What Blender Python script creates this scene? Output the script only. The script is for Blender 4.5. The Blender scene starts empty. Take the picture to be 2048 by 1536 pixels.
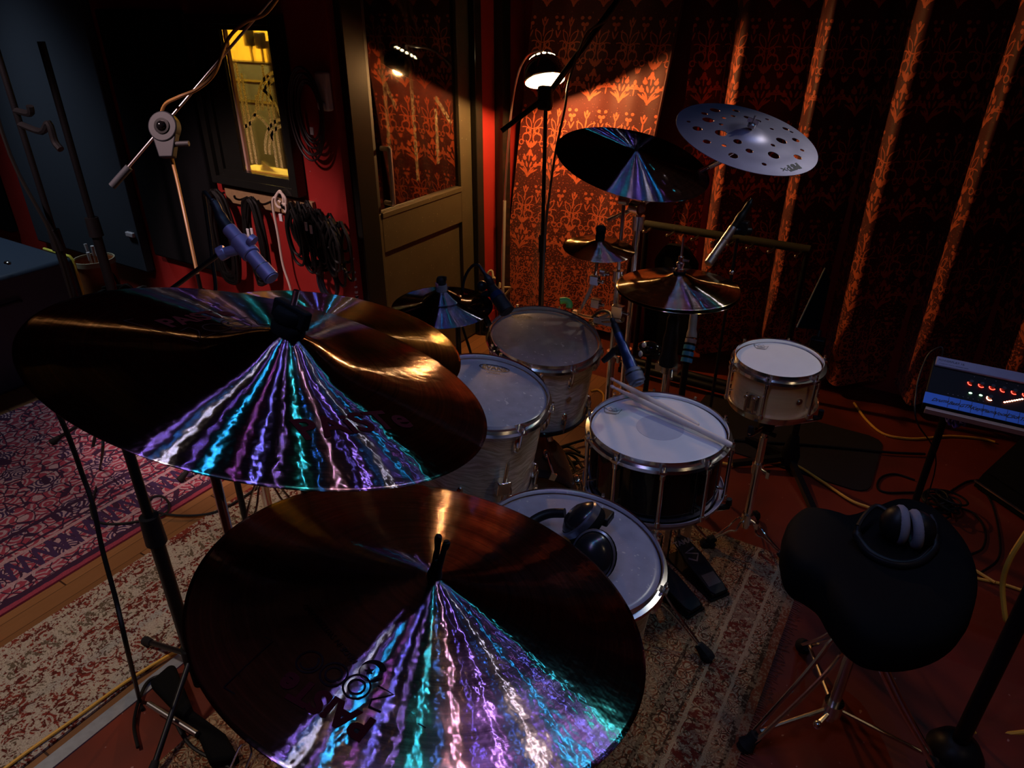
import bpy, bmesh, math, random
from mathutils import Matrix, Vector
V = Vector
random.seed(7)
PI = math.pi
scn = bpy.context.scene
COL = scn.collection

# ------------------------------------------------------------------ camera
F_PX, PITCH, YAW, ROLL = 1400.0, math.radians(28.5), math.radians(31.5), math.radians(-0.2)
CAM = V((0, 0, 1.68))
fwd = V((-math.sin(YAW)*math.cos(PITCH), math.cos(YAW)*math.cos(PITCH), -math.sin(PITCH)))
_r = V((math.cos(YAW), math.sin(YAW), 0)); _u = _r.cross(fwd)
rgt = _r*math.cos(ROLL) - _u*math.sin(ROLL)
upv = _u*math.cos(ROLL) + _r*math.sin(ROLL)
cd = bpy.data.cameras.new('camera'); cam = bpy.data.objects.new('camera', cd); COL.objects.link(cam)
cd.sensor_fit = 'HORIZONTAL'; cd.sensor_width = 36.0; cd.lens = F_PX/2048*36.0
cd.clip_start = 0.02; cd.clip_end = 60
cam.matrix_world = Matrix(((rgt.x, upv.x, -fwd.x, CAM.x), (rgt.y, upv.y, -fwd.y, CAM.y), (rgt.z, upv.z, -fwd.z, CAM.z), (0, 0, 0, 1)))
scn.camera = cam
# measuring helpers: where a sight line meets a known plane of the room
def ray(x, y): return fwd + rgt*((x-1024)/F_PX) - upv*((y-768)/F_PX)
def PD(x, y, d): return CAM + ray(x, y)*d
def PZ(x, y, z):
    r = ray(x, y); return CAM + r*((z-CAM.z)/r.z)
def PX(x, y, X):
    r = ray(x, y); return CAM + r*((X-CAM.x)/r.x)
def PY(x, y, Y):
    r = ray(x, y); return CAM + r*((Y-CAM.y)/r.y)
def PP(x, y, c, n):
    r = ray(x, y); return CAM + r*((V(c)-CAM).dot(n)/r.dot(n))
def VZ(p, py):
    lo, hi = -.5, 3.
    for _ in range(40):
        m = (lo+hi)/2; v = V((p[0], p[1], m))-CAM
        if 768-F_PX*v.dot(upv)/v.dot(fwd) > py: lo = m
        else: hi = m
    return lo

# ------------------------------------------------------------------ node expressions
class Ex:
    def __init__(s, nt, sock): s.nt, s.s = nt, sock
    def _m(s, op, *o, clamp=False):
        n = s.nt.nodes.new('ShaderNodeMath'); n.operation = op; n.use_clamp = clamp
        for i, a in enumerate((s,)+o):
            if isinstance(a, Ex): s.nt.links.new(a.s, n.inputs[i])
            else: n.inputs[i].default_value = float(a)
        return Ex(s.nt, n.outputs[0])
    def __add__(s, o): return s._m('ADD', o)
    __radd__ = __add__
    def __sub__(s, o): return s._m('SUBTRACT', o)
    def __rsub__(s, o): return (s*-1.0)+o
    def __mul__(s, o): return s._m('MULTIPLY', o)
    __rmul__ = __mul__
    def __truediv__(s, o): return s._m('DIVIDE', o)
    def mod(s, o): return s._m('FLOORED_MODULO', o)
    def abs(s): return s._m('ABSOLUTE')
    def max(s, o): return s._m('MAXIMUM', o)
    def min(s, o): return s._m('MINIMUM', o)
    def floor(s): return s._m('FLOOR')
    def sin(s): return s._m('SINE')
    def gt(s, o): return s._m('GREATER_THAN', o)
    def lt(s, o): return s._m('LESS_THAN', o)
    def sqrt(s): return s._m('SQRT')
    def pow(s, o): return s._m('POWER', o)
    def clamp(s): return s._m('ADD', 0.0, clamp=True)
    def ss(s, a, b):   # linear step a..b
        return ((s-a)/(b-a)).clamp()
class NT:
    def __init__(s, name):
        s.m = bpy.data.materials.new(name); s.m.use_nodes = True; s.t = s.m.node_tree; s.t.nodes.clear()
        s.out = s.n('ShaderNodeOutputMaterial')
    def n(s, ty, **kw):
        n = s.t.nodes.new(ty)
        for k, v in kw.items():
            if k in n.inputs: 
                s.put(n.inputs[k], v)
            else: setattr(n, k, v)
        return n
    def put(s, i, v):
        if isinstance(v, Ex): s.t.links.new(v.s, i)
        elif isinstance(v, bpy.types.NodeSocket): s.t.links.new(v, i)
        else: i.default_value = v
    def pos(s):
        g = s.n('ShaderNodeNewGeometry'); return g.outputs['Position']
    def obj(s): return s.n('ShaderNodeTexCoord').outputs['Object']
    def uv(s): return s.n('ShaderNodeTexCoord').outputs['UV']
    def xyz(s, sock):
        n = s.n('ShaderNodeSeparateXYZ'); s.t.links.new(sock, n.inputs[0]); return [Ex(s.t, o) for o in n.outputs]
    def comb(s, x, y, z=0.0):
        n = s.n('ShaderNodeCombineXYZ')
        for i, a in enumerate((x, y, z)): s.put(n.inputs[i], a)
        return n.outputs[0]
    def noise(s, vec, scale, detail=2.0, rough=.5, dist=0.0):
        n = s.n('ShaderNodeTexNoise', Scale=scale, Detail=detail, Roughness=rough, Distortion=dist)
        s.t.links.new(vec, n.inputs['Vector']); return Ex(s.t, n.outputs[0])
    def vor(s, vec, scale, feature='F1', out=0, rand=1.0, metric=None):
        n = s.n('ShaderNodeTexVoronoi'); n.feature = feature
        if metric: n.distance = metric
        n.inputs['Scale'].default_value = scale; n.inputs['Randomness'].default_value = rand
        s.t.links.new(vec, n.inputs['Vector']); return Ex(s.t, n.outputs[out])
    def mix(s, f, a, b):
        n = s.n('ShaderNodeMix'); n.data_type = 'RGBA'
        s.put(n.inputs[0], f); 
        for i, c in ((6, a), (7, b)):
            if isinstance(c, (tuple, list)): n.inputs[i].default_value = (*c[:3], 1)
            else: s.t.links.new(c, n.inputs[i])
        return n.outputs[2]
    def bump(s, h, strength=.3, dist=.01):
        n = s.n('ShaderNodeBump', Strength=strength, Distance=dist); s.t.links.new(h.s, n.inputs['Height']); return n.outputs[0]
    def bsdf(s, color, rough=.5, metal=0.0, normal=None, spec=.5, coat=0.0, **kw):
        b = s.n('ShaderNodeBsdfPrincipled')
        if isinstance(color, (tuple, list)): b.inputs['Base Color'].default_value = (*color[:3], 1)
        else: s.t.links.new(color, b.inputs['Base Color'])
        s.put(b.inputs['Roughness'], rough); s.put(b.inputs['Metallic'], metal)
        b.inputs['Specular IOR Level'].default_value = spec
        if coat: b.inputs['Coat Weight'].default_value = coat; b.inputs['Coat Roughness'].default_value = .08
        if normal is not None: s.t.links.new(normal, b.inputs['Normal'])
        for k, v in kw.items(): s.put(b.inputs[k], v)
        s.t.links.new(b.outputs[0], s.out.inputs[0]); return b
    def end(s, sh): s.t.links.new(sh, s.out.inputs[0]); return s.m

def plain(name, c, rough=.5, metal=0.0, spec=.5, var=.15, scale=40.0, coat=0.0, bump=0.0):
    t = NT(name); nz = t.noise(t.obj(), scale, 3.0)
    col = t.mix(nz, [x*(1-var) for x in c], [min(1, x*(1+var)) for x in c])
    t.bsdf(col, rough, metal, t.bump(nz, bump, .002) if bump else None, spec, coat)
    return t.m
def emit(name, c, strength):
    t = NT(name); e = t.n('ShaderNodeEmission'); e.inputs[0].default_value = (*c, 1); e.inputs[1].default_value = strength
    return t.end(e.outputs[0])

M = {}
M['chrome'] = plain('chrome', (.93, .91, .88), .17, 1.0, var=.04)
M['chrome_dark'] = plain('worn chrome', (.68, .63, .56), .24, 1.0, var=.2)
M['nickel'] = plain('satin nickel', (.62, .6, .62), .32, 1.0, var=.06)
M['black'] = plain('black plastic', (.007, .007, .008), .45, spec=.22)
M['black_gloss'] = plain('glossy black', (.006, .006, .007), .14, spec=.5)
M['black_metal'] = plain('black powder coat', (.005, .005, .006), .4, spec=.28)
M['rubber'] = plain('rubber', (.012, .011, .011), .75, spec=.25)
M['felt'] = plain('black felt', (.006, .006, .006), .95, spec=.05)
M['leather'] = plain('black velour', (.004, .004, .0045), .8, spec=.08, bump=.1, scale=300)
M['head_white'] = plain('coated white drum head', (.60, .60, .62), .5, spec=.3, var=.06, scale=25, bump=.04)
M['hoop_satin'] = plain('satin bottom hoop', (.42, .36, .42), .45, .5)
M['hoop_black'] = plain('black hoop', (.01, .01, .012), .3)
M['print_black'] = plain('black print', (.015, .014, .016), .6)
M['print_red'] = plain('dark red print', (.030, .002, .004), .9, spec=.05)
M['print_grey'] = plain('grey print', (.12, .12, .13), .6)
M['print_line'] = plain('dark brown print', (.008, .003, .004), .9, spec=.05)
M['yellow_cable'] = plain('yellow cable jacket', (.80, .42, .05), .5, var=.1)
M['brown_cable'] = plain('brown cable jacket', (.34, .17, .05), .45, var=.1)
M['white_cable'] = plain('white cable jacket', (.62, .52, .45), .5, var=.1)
M['black_cable'] = plain('black cable jacket', (.007, .0065, .006), .5, spec=.22)
M['grey_cable'] = plain('charcoal cable jacket', (.016, .0155, .015), .5, spec=.25)
M['tag_white'] = plain('white tag', (.65, .65, .68), .6)
M['stick'] = plain('pale hickory', (.72, .60, .50), .45, var=.08, scale=60)
M['mic_silver'] = plain('satin silver mic body', (.55, .53, .55), .34, 1.0, var=.05)
M['mic_blue'] = plain('dark blue mic body', (.012, .025, .075), .32, .6)
M['mic_mesh'] = plain('blue grey mesh', (.10, .11, .15), .55, .6, var=.5, scale=900, bump=.3)
M['foam_grey'] = plain('grey velour pad', (.19, .185, .22), .9, spec=.1, var=.15, scale=80)
M['yellow_trim'] = plain('yellow piping', (.85, .8, .10), .5)
M['wood_rail'] = plain('bare wood rail', (.30, .19, .09), .6, var=.25)
M['kraft'] = plain('orange brown board', (.42, .13, .03), .7)
M['green'] = plain('green plastic', (.12, .55, .12), .5)
M['tape'] = plain('grey cloth tape', (.10, .10, .11), .7)
M['tape_pink'] = plain('pink tape', (.40, .13, .16), .7)
M['panel_blue'] = plain('dark blue grey cloth panel', (.040, .050, .068), .85, spec=.15, var=.1, scale=200)
M['panel_black'] = plain('black cloth panel', (.006, .006, .007), .9, spec=.1)
M['tolex'] = plain('dark blue vinyl', (.030, .050, .085), .5, spec=.4, bump=.15, scale=250)
M['paint_black'] = plain('black gloss paint', (.012, .012, .010), .22, spec=.5, bump=.06, scale=30)
M['white_plastic'] = plain('white plastic', (.55, .53, .58), .4)
M['strip_metal'] = plain('brushed aluminium strip', (.36, .38, .40), .5, .55, var=.2, scale=60)
M['mat'] = plain('black floor mat', (.016, .013, .012), .8, spec=.15)
M['mixer_face'] = plain('mixer face', (.004, .0045, .006), .6, spec=.15)
M['mixer_top'] = plain('grey blue mixer lip', (.22, .22, .36), .5)
M['scribble'] = plain('blue tape strip', (.05, .24, .95), .6, var=.06)
M['pen'] = plain('pen ink', (.006, .008, .03), .6)
M['dark_ceiling'] = plain('dark ceiling paint', (.012, .009, .010), .9)
M['bottle_blue'] = plain('bright blue band', (.04, .28, .62), .4)
M['bottle_grey'] = plain('pale grey sleeve', (.30, .27, .27), .5)
M['led_red'] = emit('red led', (1.0, .035, .02), 9)
M['led_hot'] = emit('hot led', (1.0, .28, .16), 14)
M['led_green'] = emit('green led', (.45, 1.0, .5), 7)
M['dome_glow'] = emit('warm lamp slots', (1.0, .80, .42), 14)

def paint_wall():
    t = NT('red wall paint'); p = t.pos(); n = t.noise(p, 9, 4); n2 = t.noise(p, 140, 2)
    c = t.mix(n, (.25, .014, .013), (.34, .022, .018)); s = n2.gt(.735)
    c = t.mix(s, c, (.42, .20, .20)); t.bsdf(c, .45, normal=t.bump(n, .25, .004)); return t.m
M['red'] = paint_wall()
def door_paint():
    t = NT('olive door paint'); p = t.pos(); n = t.noise(p, 12, 4); f = t.noise(p, 110, 1)
    c = t.mix(n, (.040, .032, .017), (.066, .055, .030)); c = t.mix(f.gt(.74), c, (.20, .17, .11))
    t.bsdf(c, .45, normal=t.bump(n, .2, .003)); return t.m
M['olive'] = door_paint()
def floor_mat():
    t = NT('floor'); p = t.pos(); x, y, z = t.xyz(p)
    wood = x.lt(-1.57).max(x.lt(-.93)*y.gt(1.75)*y.lt(2.95))
    k = ((x+10)/.065); row = k.floor(); fx = k.mod(1.0); off = (row*.377).mod(1.0)
    q = (y/.9+off); fy = q.mod(1.0); plank = (row*7.13+q.floor()*3.71).sin().abs()
    seam = (fx.lt(.03)).max(fy.lt(.006))
    g = t.noise(t.comb(x*30, y*2.0, plank*9), 3, 4, .6)
    wc = t.mix(plank, (.17, .070, .022), (.36, .165, .060)); wc = t.mix(g, wc, (.22, .095, .032)); wc = t.mix(seam, wc, (.05, .02, .008))
    n = t.noise(p, 7, 4); sp = t.noise(p, 55, 1).gt(.765)
    rc = t.mix(n, (.13, .018, .008), (.21, .032, .012)); rc = t.mix(sp, rc, (.38, .18, .14))
    n3 = t.noise(p, 2.2, 2); rc = t.mix(n3.ss(.5, .62), rc, (.11, .020, .009))
    c = t.mix(wood, rc, wc); t.bsdf(c, .42, normal=t.bump(n, .12, .004)); return t.m
M['floor'] = floor_mat()

def ell(x, y, cx, cy, rx, ry, a=0.0):
    a = math.radians(a); c, s = math.cos(a), math.sin(a); dx = x-cx; dy = y-cy
    p = (dx*c+dy*s)*(1/rx); q = (dy*c-dx*s)*(1/ry)
    return 1.0-(p*p+q*q)
def arc(x, y, cx, cy, r, w, x0=-99, x1=99, y0=-99, y1=99):
    dx = x-cx; dy = y-cy; d = (dx*dx+dy*dy).sqrt()-r
    v = (w-d.abs())*(1/w)
    if y0 > -99: v = v.min((y-y0)*8)
    if y1 < 99: v = v.min((y1-y)*8)
    if x0 > -99: v = v.min((x-x0)*8)
    if x1 < 99: v = v.min((x1-x)*8)
    return v
def damask():
    t = NT('damask curtain'); u = t.uv(); wob = t.noise(u, 14, 2)
    ux, uy, _ = t.xyz(u); W, H = 15.5, 41.0
    X = ux*100.0*1.0+(wob-.5)*.7; Y = uy*100.0+(wob-.5)*.7
    x = ((X.mod(W))-W/2).abs(); y = Y.mod(H); xb = W/2-x
    L = [ell(x, y, 0, 20.0, .75, 1.7), ell(x, y, 1.35, 20.3, .55, 1.6, -14), ell(x, y, 2.5, 20.9, .45, 1.5, -32),
         ell(x, y, 0, 15.9, 1.0, 1.7), ell(x, y, 1.15, 15.2, .55, 1.3, 38), ell(x, y, 0, 13.2, .35, 1.6),
         ell(x, y, 2.9, 13.0, 1.25, 1.0, 30), ell(x, y, 3.1, 14.0, .5, 1.1, -20), ell(x, y, 4.0, 9.6, 1.2, 1.0, 12), ell(x, y, 4.2, 10.6, .5, 1.0, -10),
         ell(x, y, 1.2, 9.8, .5, 1.5, -20), ell(x, y, 1.7, 5.6, .45, 2.6, -36), ell(x, y, 3.4, 6.4, .4, 2.4, -58),
         arc(x, y, 6.6, 3.5, 6.4, .26, y0=3.0), arc(x, y, 7.4, 4.5, 6.2, .22, y0=4.5), arc(x, y, 3.3, 23.6, 2.4, .26, x0=.3, y0=21.5),
         arc(x, y, 4.9, 24.8, 4.3, .22, y0=23.0, x1=6.4), arc(x, y, 2.3, 27.4, 1.5, .24), arc(x, y, 5.0, 29.5, 4.2, .2, x1=5.2),
         arc(x, y, 0, 33.0, 4.6, .22, y1=34.5), ell(x, y, 0, 33.5, .4, 2.3), ell(x, y, .9, 37.2, .42, 1.7, -24), ell(x, y, 0, 38.6, .6, 1.0),
         ell(xb, y, 0, 17.6, .5, 1.2), ell(xb, y, .95, 17.8, .38, 1.15, -18), ell(xb, y, 0, 12.6, .75, 1.1), ell(xb, y, 1.0, 11.0, .7, .7), ell(xb, y, 0, 8.6, .3, 1.8),
         arc(xb, y, 1.5, 21.0, 1.2, .22), ell(xb, y, .9, 36.8, .9, .75, 20), ell(xb, y, 1.7, 39.4, .8, .7), ell(xb, y, 0, 35.0, .55, 1.1), ell(xb, y, .7, 32.2, .35, 1.7, -22)]
    d = L[0]
    for e in L[1:]: d = d.max(e)
    mic = (t.noise(u, 95, 2, .6)-.60-uy.ss(.25, 1.15)*.16)*3.0; m = d.max(mic).ss(-.30, -.02); fuzz = t.noise(u, 260, 2)
    col = t.mix(m, (.050, .005, .004), (.54, .105, .036)); col = t.mix(fuzz*.35, col, (.12, .015, .008))
    t.bsdf(col, .62, spec=.25, normal=t.bump(m, .35, .003), **{'Sheen Weight': .15}); return t.m
M['damask'] = damask()

def rug_mat(name, a, b, c, dark, edge_axis, e0, e1, scale, wear):
    t = NT(name); p = t.pos(); x, y, z = t.xyz(p); w = t.noise(p, 30, 2)
    X = x+(w-.5)*.012; Y = y+(w-.5)*.012; q = t.comb(X, Y)
    fl = t.vor(q, scale, 'F1', rand=.55); cl = t.vor(q, scale*.42, 'F1', rand=.35); ed = t.vor(q, scale*1.6, 'DISTANCE_TO_EDGE', rand=.8)
    ring = ((fl*28.0).sin()).gt(.25); blot = cl.lt(.33); vein = ed.lt(.045)
    col = t.mix(ring, a, b); col = t.mix(blot, col, t.mix((fl*40.0).sin().gt(.1), c, b)); col = t.mix(vein, col, dark)
    E = X if edge_axis == 'x' else Y
    s = ((E-e0)/(e1-e0))            # 0..1 across a border strip, counted from the rug's edge
    for lo, hi, cc, f in ((-.5, .10, a, 1.0), (.10, .16, dark, 1), (.30, .34, b, .9), (.62, .66, b, .9), (.70, .73, dark, 1), (.92, .97, dark, 1)):
        col = t.mix(s.gt(lo)*s.lt(hi)*f, col, cc)
    band = s.gt(.34)*s.lt(.62); zig = ((((Y if edge_axis == 'x' else X)/.045).mod(1.0)-.5).abs()*2.0)
    col = t.mix(band*((s-.34)/.28-zig).abs().lt(.30), col, c)
    if wear is not None:
        n1 = t.noise(p, 10, 5, .75); n2 = t.noise(t.comb(x*1.0, y*1.0), 62, 2, .6); n3 = t.noise(p, 160, 1)
        tatter = (n1*1.0+n2*.9+n3*.5).ss(1.16, 1.26)
        col = t.mix(tatter*wear[1], col, wear[0])
    pile = t.noise(p, 420, 1); col = t.mix(pile.ss(.45, .75)*.55, col, dark)
    t.bsdf(col, .92, spec=.1, normal=t.bump(pile, .5, .004)); return t.m
M['rug_cream'] = rug_mat('worn cream rug', (.21, .035, .022), (.44, .38, .28), (.13, .10, .06), (.10, .02, .014), 'x', -2.035, -1.80, 17, ((.50, .44, .32), .95))
M['rug_persian'] = rug_mat('red persian rug', (.36, .055, .085), (.50, .32, .33), (.06, .03, .085), (.05, .020, .045), 'x', -2.15, -2.55, 13, None)
M['rug_kit'] = rug_mat('brown persian rug', (.20, .055, .022), (.42, .30, .16), (.13, .02, .012), (.055, .028, .014), 'x', -.085, -.33, 30, ((.36, .26, .14), .55))

def cymbal_mat(name, col, aniso_r, groove, hammer, mirror, dirt=.2, rot=0.0, soft_f=.24):
    t = NT(name); o = t.obj(); x, y, z = t.xyz(o); r = (x*x+y*y).sqrt()
    rings = t.noise(t.comb(r*1.0, 0.0), groove, 3, .7)
    ham = t.noise(o, hammer[0], 2, .5); ham2 = t.noise(o, hammer[0]*3.1, 1)
    h = ham*hammer[1]+ham2*hammer[1]*.22+rings*hammer[2]
    nb = t.n('ShaderNodeBump', Strength=1.0, Distance=.001); t.t.links.new(h.s, nb.inputs['Height'])
    tn = t.n('ShaderNodeTangent'); tn.direction_type = 'RADIAL'; tn.axis = 'Z'
    dn = t.noise(o, 22, 4, .6); cc = t.mix(dn.ss(.35, .75)*dirt, col, [v*.35 for v in col]); fine = t.noise(t.comb(r*1.0, 3.0), 520, 4, .8)*.6+t.noise(t.comb(r*1.0, 7.0), 150, 2, .6)*.4; cc = t.mix(fine.ss(.40, .60)*.75, cc, [v*.22 for v in col])
    c2 = t.mix(.62, cc, (.42, .44, .62)); c2 = t.mix(fine.ss(.40, .60)*.7, c2, (.07, .07, .11))
    def lobe(r, an, dist='GGX', cc=cc):
        g = t.n('ShaderNodeBsdfAnisotropic'); g.distribution = dist; t.t.links.new(cc, g.inputs['Color'])
        g.inputs['Roughness'].default_value = r; g.inputs['Anisotropy'].default_value = an; g.inputs['Rotation'].default_value = rot
        t.t.links.new(nb.outputs[0], g.inputs['Normal']); t.t.links.new(tn.outputs[0], g.inputs['Tangent']); return g
    def mixs(f, a, b):
        mx = t.n('ShaderNodeMixShader'); mx.inputs[0].default_value = f; t.t.links.new(a.outputs[0], mx.inputs[1]); t.t.links.new(b.outputs[0], mx.inputs[2]); return mx
    sharp = lobe(aniso_r, .95, 'BECKMANN', c2); soft = lobe(aniso_r*1.6, .86); mir = lobe(.13, .35)
    return t.end(mixs(mirror, mixs(soft_f, sharp, soft), mir).outputs[0])
M['cym'] = cymbal_mat('bronze cymbal', (.50, .36, .30), .165, 900, (36, .55, .05), .36)
M['cym_ride'] = cymbal_mat('bronze ride', (.50, .35, .30), .135, 700, (46, .36, .06), .38, soft_f=.12)
M['cym_dark'] = cymbal_mat('dark bronze', (.26, .20, .19), .22, 900, (36, .30, .06), .22, .4)
M['cym_black'] = cymbal_mat('almost black bronze', (.11, .085, .085), .25, 900, (36, .3, .06), .4, .4)
M['cym_brass'] = cymbal_mat('brassy bronze', (.66, .48, .24), .25, 900, (36, .45, .10), .6, .4)
def cym_lilac_lit():
    t = NT('silvery unlathed cymbal'); o = t.obj(); n = t.noise(o, 14, 4); 
    c = t.mix(n, (.23, .215, .31), (.36, .335, .44)); t.bsdf(c, .46, .9, t.bump(n, .1, .002)); return t.m  # lilac cast of the LED light is mixed into the silvery base
M['cym_lilac_lit'] = cym_lilac_lit()

def oyster():
    t = NT('oyster pearl wrap'); o = t.obj(); x, y, z = t.xyz(o)
    w = t.noise(o, 9, 2); n = t.noise(t.comb(x*10, y*10, z*95+w*7), 1.6, 3, .6, .6)
    c = t.mix(n.ss(.40, .62), (.44, .36, .27), (.72, .64, .54)); t.bsdf(c, .25, coat=.4); return t.m
M['oyster'] = oyster()
def woodshell(name, a, b, rough=.3):
    t = NT(name); o = t.obj(); x, y, z = t.xyz(o); n = t.noise(t.comb(x*4, y*4, z*60), 2.2, 4)
    t.bsdf(t.mix(n, a, b), rough, coat=.4); return t.m
M['maple'] = woodshell('maple shell', (.56, .32, .15), (.70, .43, .21))
M['black_shell'] = plain('piano black shell', (.006, .005, .005), .08, spec=.5)
M['red_hoop'] = woodshell('red brown shell edge', (.16, .04, .02), (.22, .06, .03))
def clear_head(name, c, rough=.28, coat=0.0):
    t = NT(name); o = t.obj(); n = t.noise(o, 30, 4); sc = t.noise(o, 90, 2)
    col = t.mix(n.ss(.3, .8), [v*.75 for v in c], c); col = t.mix(sc.gt(.70)*.5, col, (.6, .56, .5))
    t.bsdf(col, rough, spec=.5, normal=t.bump(sc, .05, .002), coat=coat); return t.m
M['head_clear'] = clear_head('clear drum head over pale inside', (.27, .235, .22), .14, 1.0)
M['head_clear2'] = clear_head('hazy drum head', (.29, .28, .31), .22)
M['head_grey'] = clear_head('hazy grey drum head', (.27, .26, .33))
def glass(name, refl, tint=(1, 1, 1)):
    t = NT(name); tr = t.n('ShaderNodeBsdfTransparent'); tr.inputs[0].default_value = (*tint, 1)
    n = t.noise(t.pos(), 4, 2); g = t.n('ShaderNodeBsdfGlossy'); g.inputs['Roughness'].default_value = .03
    g.inputs['Color'].default_value = (.95, .93, .9, 1); t.t.links.new(t.bump(n, .015, .01), g.inputs['Normal'])
    f = t.n('ShaderNodeFresnel'); f.inputs[0].default_value = 1.6; fx = Ex(t.t, f.outputs[0])*refl[1]+refl[0]
    m = t.n('ShaderNodeMixShader'); t.put(m.inputs[0], fx.clamp()); t.t.links.new(tr.outputs[0], m.inputs[1]); t.t.links.new(g.outputs[0], m.inputs[2])
    return t.end(m.outputs[0])
M['glass_window'] = glass('window glass', (.0, .8), (.95, .93, .85))
M['glass_door'] = glass('door glass', (.14, 1.3), (.6, .55, .5))
def frosted():
    t = NT('etched glass line'); n = t.noise(t.pos(), 220, 1); a = t.n('ShaderNodeBsdfTranslucent'); b = t.n('ShaderNodeBsdfDiffuse')
    c = t.mix(n.gt(.5), (.55, .47, .30), (.25, .2, .12)); t.t.links.new(c, a.inputs[0]); t.t.links.new(c, b.inputs[0])
    m = t.n('ShaderNodeMixShader'); m.inputs[0].default_value = .5; t.t.links.new(a.outputs[0], m.inputs[1]); t.t.links.new(b.outputs[0], m.inputs[2])
    return t.end(m.outputs[0])
M['etched'] = frosted()
def room_wall():
    t = NT('yellow room wall'); p = t.pos(); x, y, z = t.xyz(p); n = t.noise(p, 6, 3)
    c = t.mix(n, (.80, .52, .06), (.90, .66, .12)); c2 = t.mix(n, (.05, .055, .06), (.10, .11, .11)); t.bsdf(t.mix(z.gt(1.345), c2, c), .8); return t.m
M['room_wall'] = room_wall()
M['room_dark'] = plain('dim room', (.05, .04, .03), .8)
M['dome_out'] = plain('polished chrome dome', (.70, .70, .72), .03, 1.0, var=.02)
M['dome_in'] = plain('white dome lining', (.9, .85, .75), .6)
M['bulb'] = emit('warm bulb', (1.0, .88, .50), 3)

# ------------------------------------------------------------------ mesh builder
def frame(d):
    d = V(d).normalized(); a = V((0, 0, 1)) if abs(d.z) < .9 else V((1, 0, 0))
    u = d.cross(a).normalized(); return u, d.cross(u).normalized(), d
def catmull(pts, n):
    P = [V(p) for p in pts]
    if n <= 1 or len(P) < 3: return P
    P = [P[0]*2-P[1]]+P+[P[-1]*2-P[-2]]; out = []
    for i in range(1, len(P)-2):
        for k in range(n):
            t = k/n; a, b, c, d = P[i-1], P[i], P[i+1], P[i+2]
            out.append(.5*((2*b)+(c-a)*t+(2*a-5*b+4*c-d)*t*t+(3*b-a-3*c+d)*t**3))
    return out+[P[-2]]
class MB:
    def __init__(s): s.b = bmesh.new()
    def rings(s, rs, close=False, cap=True):
        R = [[s.b.verts.new(p) for p in r] for r in rs]; n = len(R[0])
        for i in range(len(R)-1+(1 if close else 0)):
            A, B = R[i], R[(i+1) % len(R)]
            for k in range(n): s.b.faces.new((A[k], A[(k+1) % n], B[(k+1) % n], B[k]))
        if cap and not close:
            s.b.faces.new(R[0][::-1]); s.b.faces.new(R[-1])
        return s
    def cyl(s, p0, p1, r0, r1=None, seg=16):
        p0, p1 = V(p0), V(p1); r1 = r0 if r1 is None else r1; u, v, d = frame(p1-p0)
        return s.rings([[p+(u*math.cos(2*PI*k/seg)+v*math.sin(2*PI*k/seg))*r for k in range(seg)] for p, r in ((p0, r0), (p1, r1))])
    def tube(s, pts, r, seg=8, n=6, close=False):
        P = catmull(pts, n); 
        if close: P = P[:-1] if (P[0]-P[-1]).length < 1e-5 else P
        m = len(P); T = []
        for i in range(m):
            a = P[(i-1) % m] if close else P[max(i-1, 0)]; b = P[(i+1) % m] if close else P[min(i+1, m-1)]
            d = b-a; T.append(d.normalized() if d.length > 1e-9 else V((0, 0, 1)))
        u, v, _ = frame(T[0]); R = []
        for i in range(m):
            u = (u-T[i]*u.dot(T[i])); u = u.normalized() if u.length > 1e-6 else frame(T[i])[0]; v = T[i].cross(u)
            rr = r[min(len(r)-1, int(round(i/(m-1)*(len(r)-1))))] if isinstance(r, (list, tuple)) else r
            R.append([P[i]+(u*math.cos(2*PI*k/seg)+v*math.sin(2*PI*k/seg))*rr for k in range(seg)])
        return s.rings(R, close)
    def box(s, a, b, T=None):
        a, b = V(a), V(b); c = [V((x, y, z)) for z in (a.z, b.z) for y in (a.y, b.y) for x in (a.x, b.x)]
        if T is not None: c = [T @ p for p in c]
        v = [s.b.verts.new(p) for p in c]
        for f in ((0, 2, 3, 1), (4, 5, 7, 6), (0, 1, 5, 4), (2, 6, 7, 3), (0, 4, 6, 2), (1, 3, 7, 5)): s.b.faces.new([v[i] for i in f])
        return s
    def lathe(s, prof, seg=48, T=None, close=False):
        R = []
        for k in range(seg):
            a = 2*PI*k/seg; R.append([V((r*math.cos(a), r*math.sin(a), z)) for r, z in prof])
        if T is not None: R = [[T @ p for p in r] for r in R]
        W = [[s.b.verts.new(p) for p in r] for r in R]; n = len(prof)
        for k in range(seg):
            A, B = W[k], W[(k+1) % seg]
            for i in range(n-1+(1 if close else 0)):
                j = (i+1) % n; f = (A[i], B[i], B[j], A[j])
                s.b.faces.new(f)
        bmesh.ops.remove_doubles(s.b, verts=s.b.verts, dist=1e-6); return s
    def sphere(s, c, r, sc=(1, 1, 1), T=None, seg=16):
        m = Matrix.Translation(V(c)) @ (T or Matrix()) @ Matrix.Diagonal((sc[0]*r, sc[1]*r, sc[2]*r, 1))
        bmesh.ops.create_uvsphere(s.b, u_segments=seg, v_segments=max(6, seg//2), radius=1.0, matrix=m); return s
    def torus(s, c, R, r, n=(0, 0, 1), seg=32, ts=8, sc=(1, 1)):
        u, v, d = frame(n); c = V(c)
        return s.tube([c+u*R*sc[0]*math.cos(2*PI*k/seg)+v*R*sc[1]*math.sin(2*PI*k/seg) for k in range(seg)], r, ts, 1, True)
    def prism(s, pts, z0, z1, T=None):
        T = T or Matrix(); A = [T @ V((p[0], p[1], z0)) for p in pts]; B = [T @ V((p[0], p[1], z1)) for p in pts]
        return s.rings([A, B])

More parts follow.
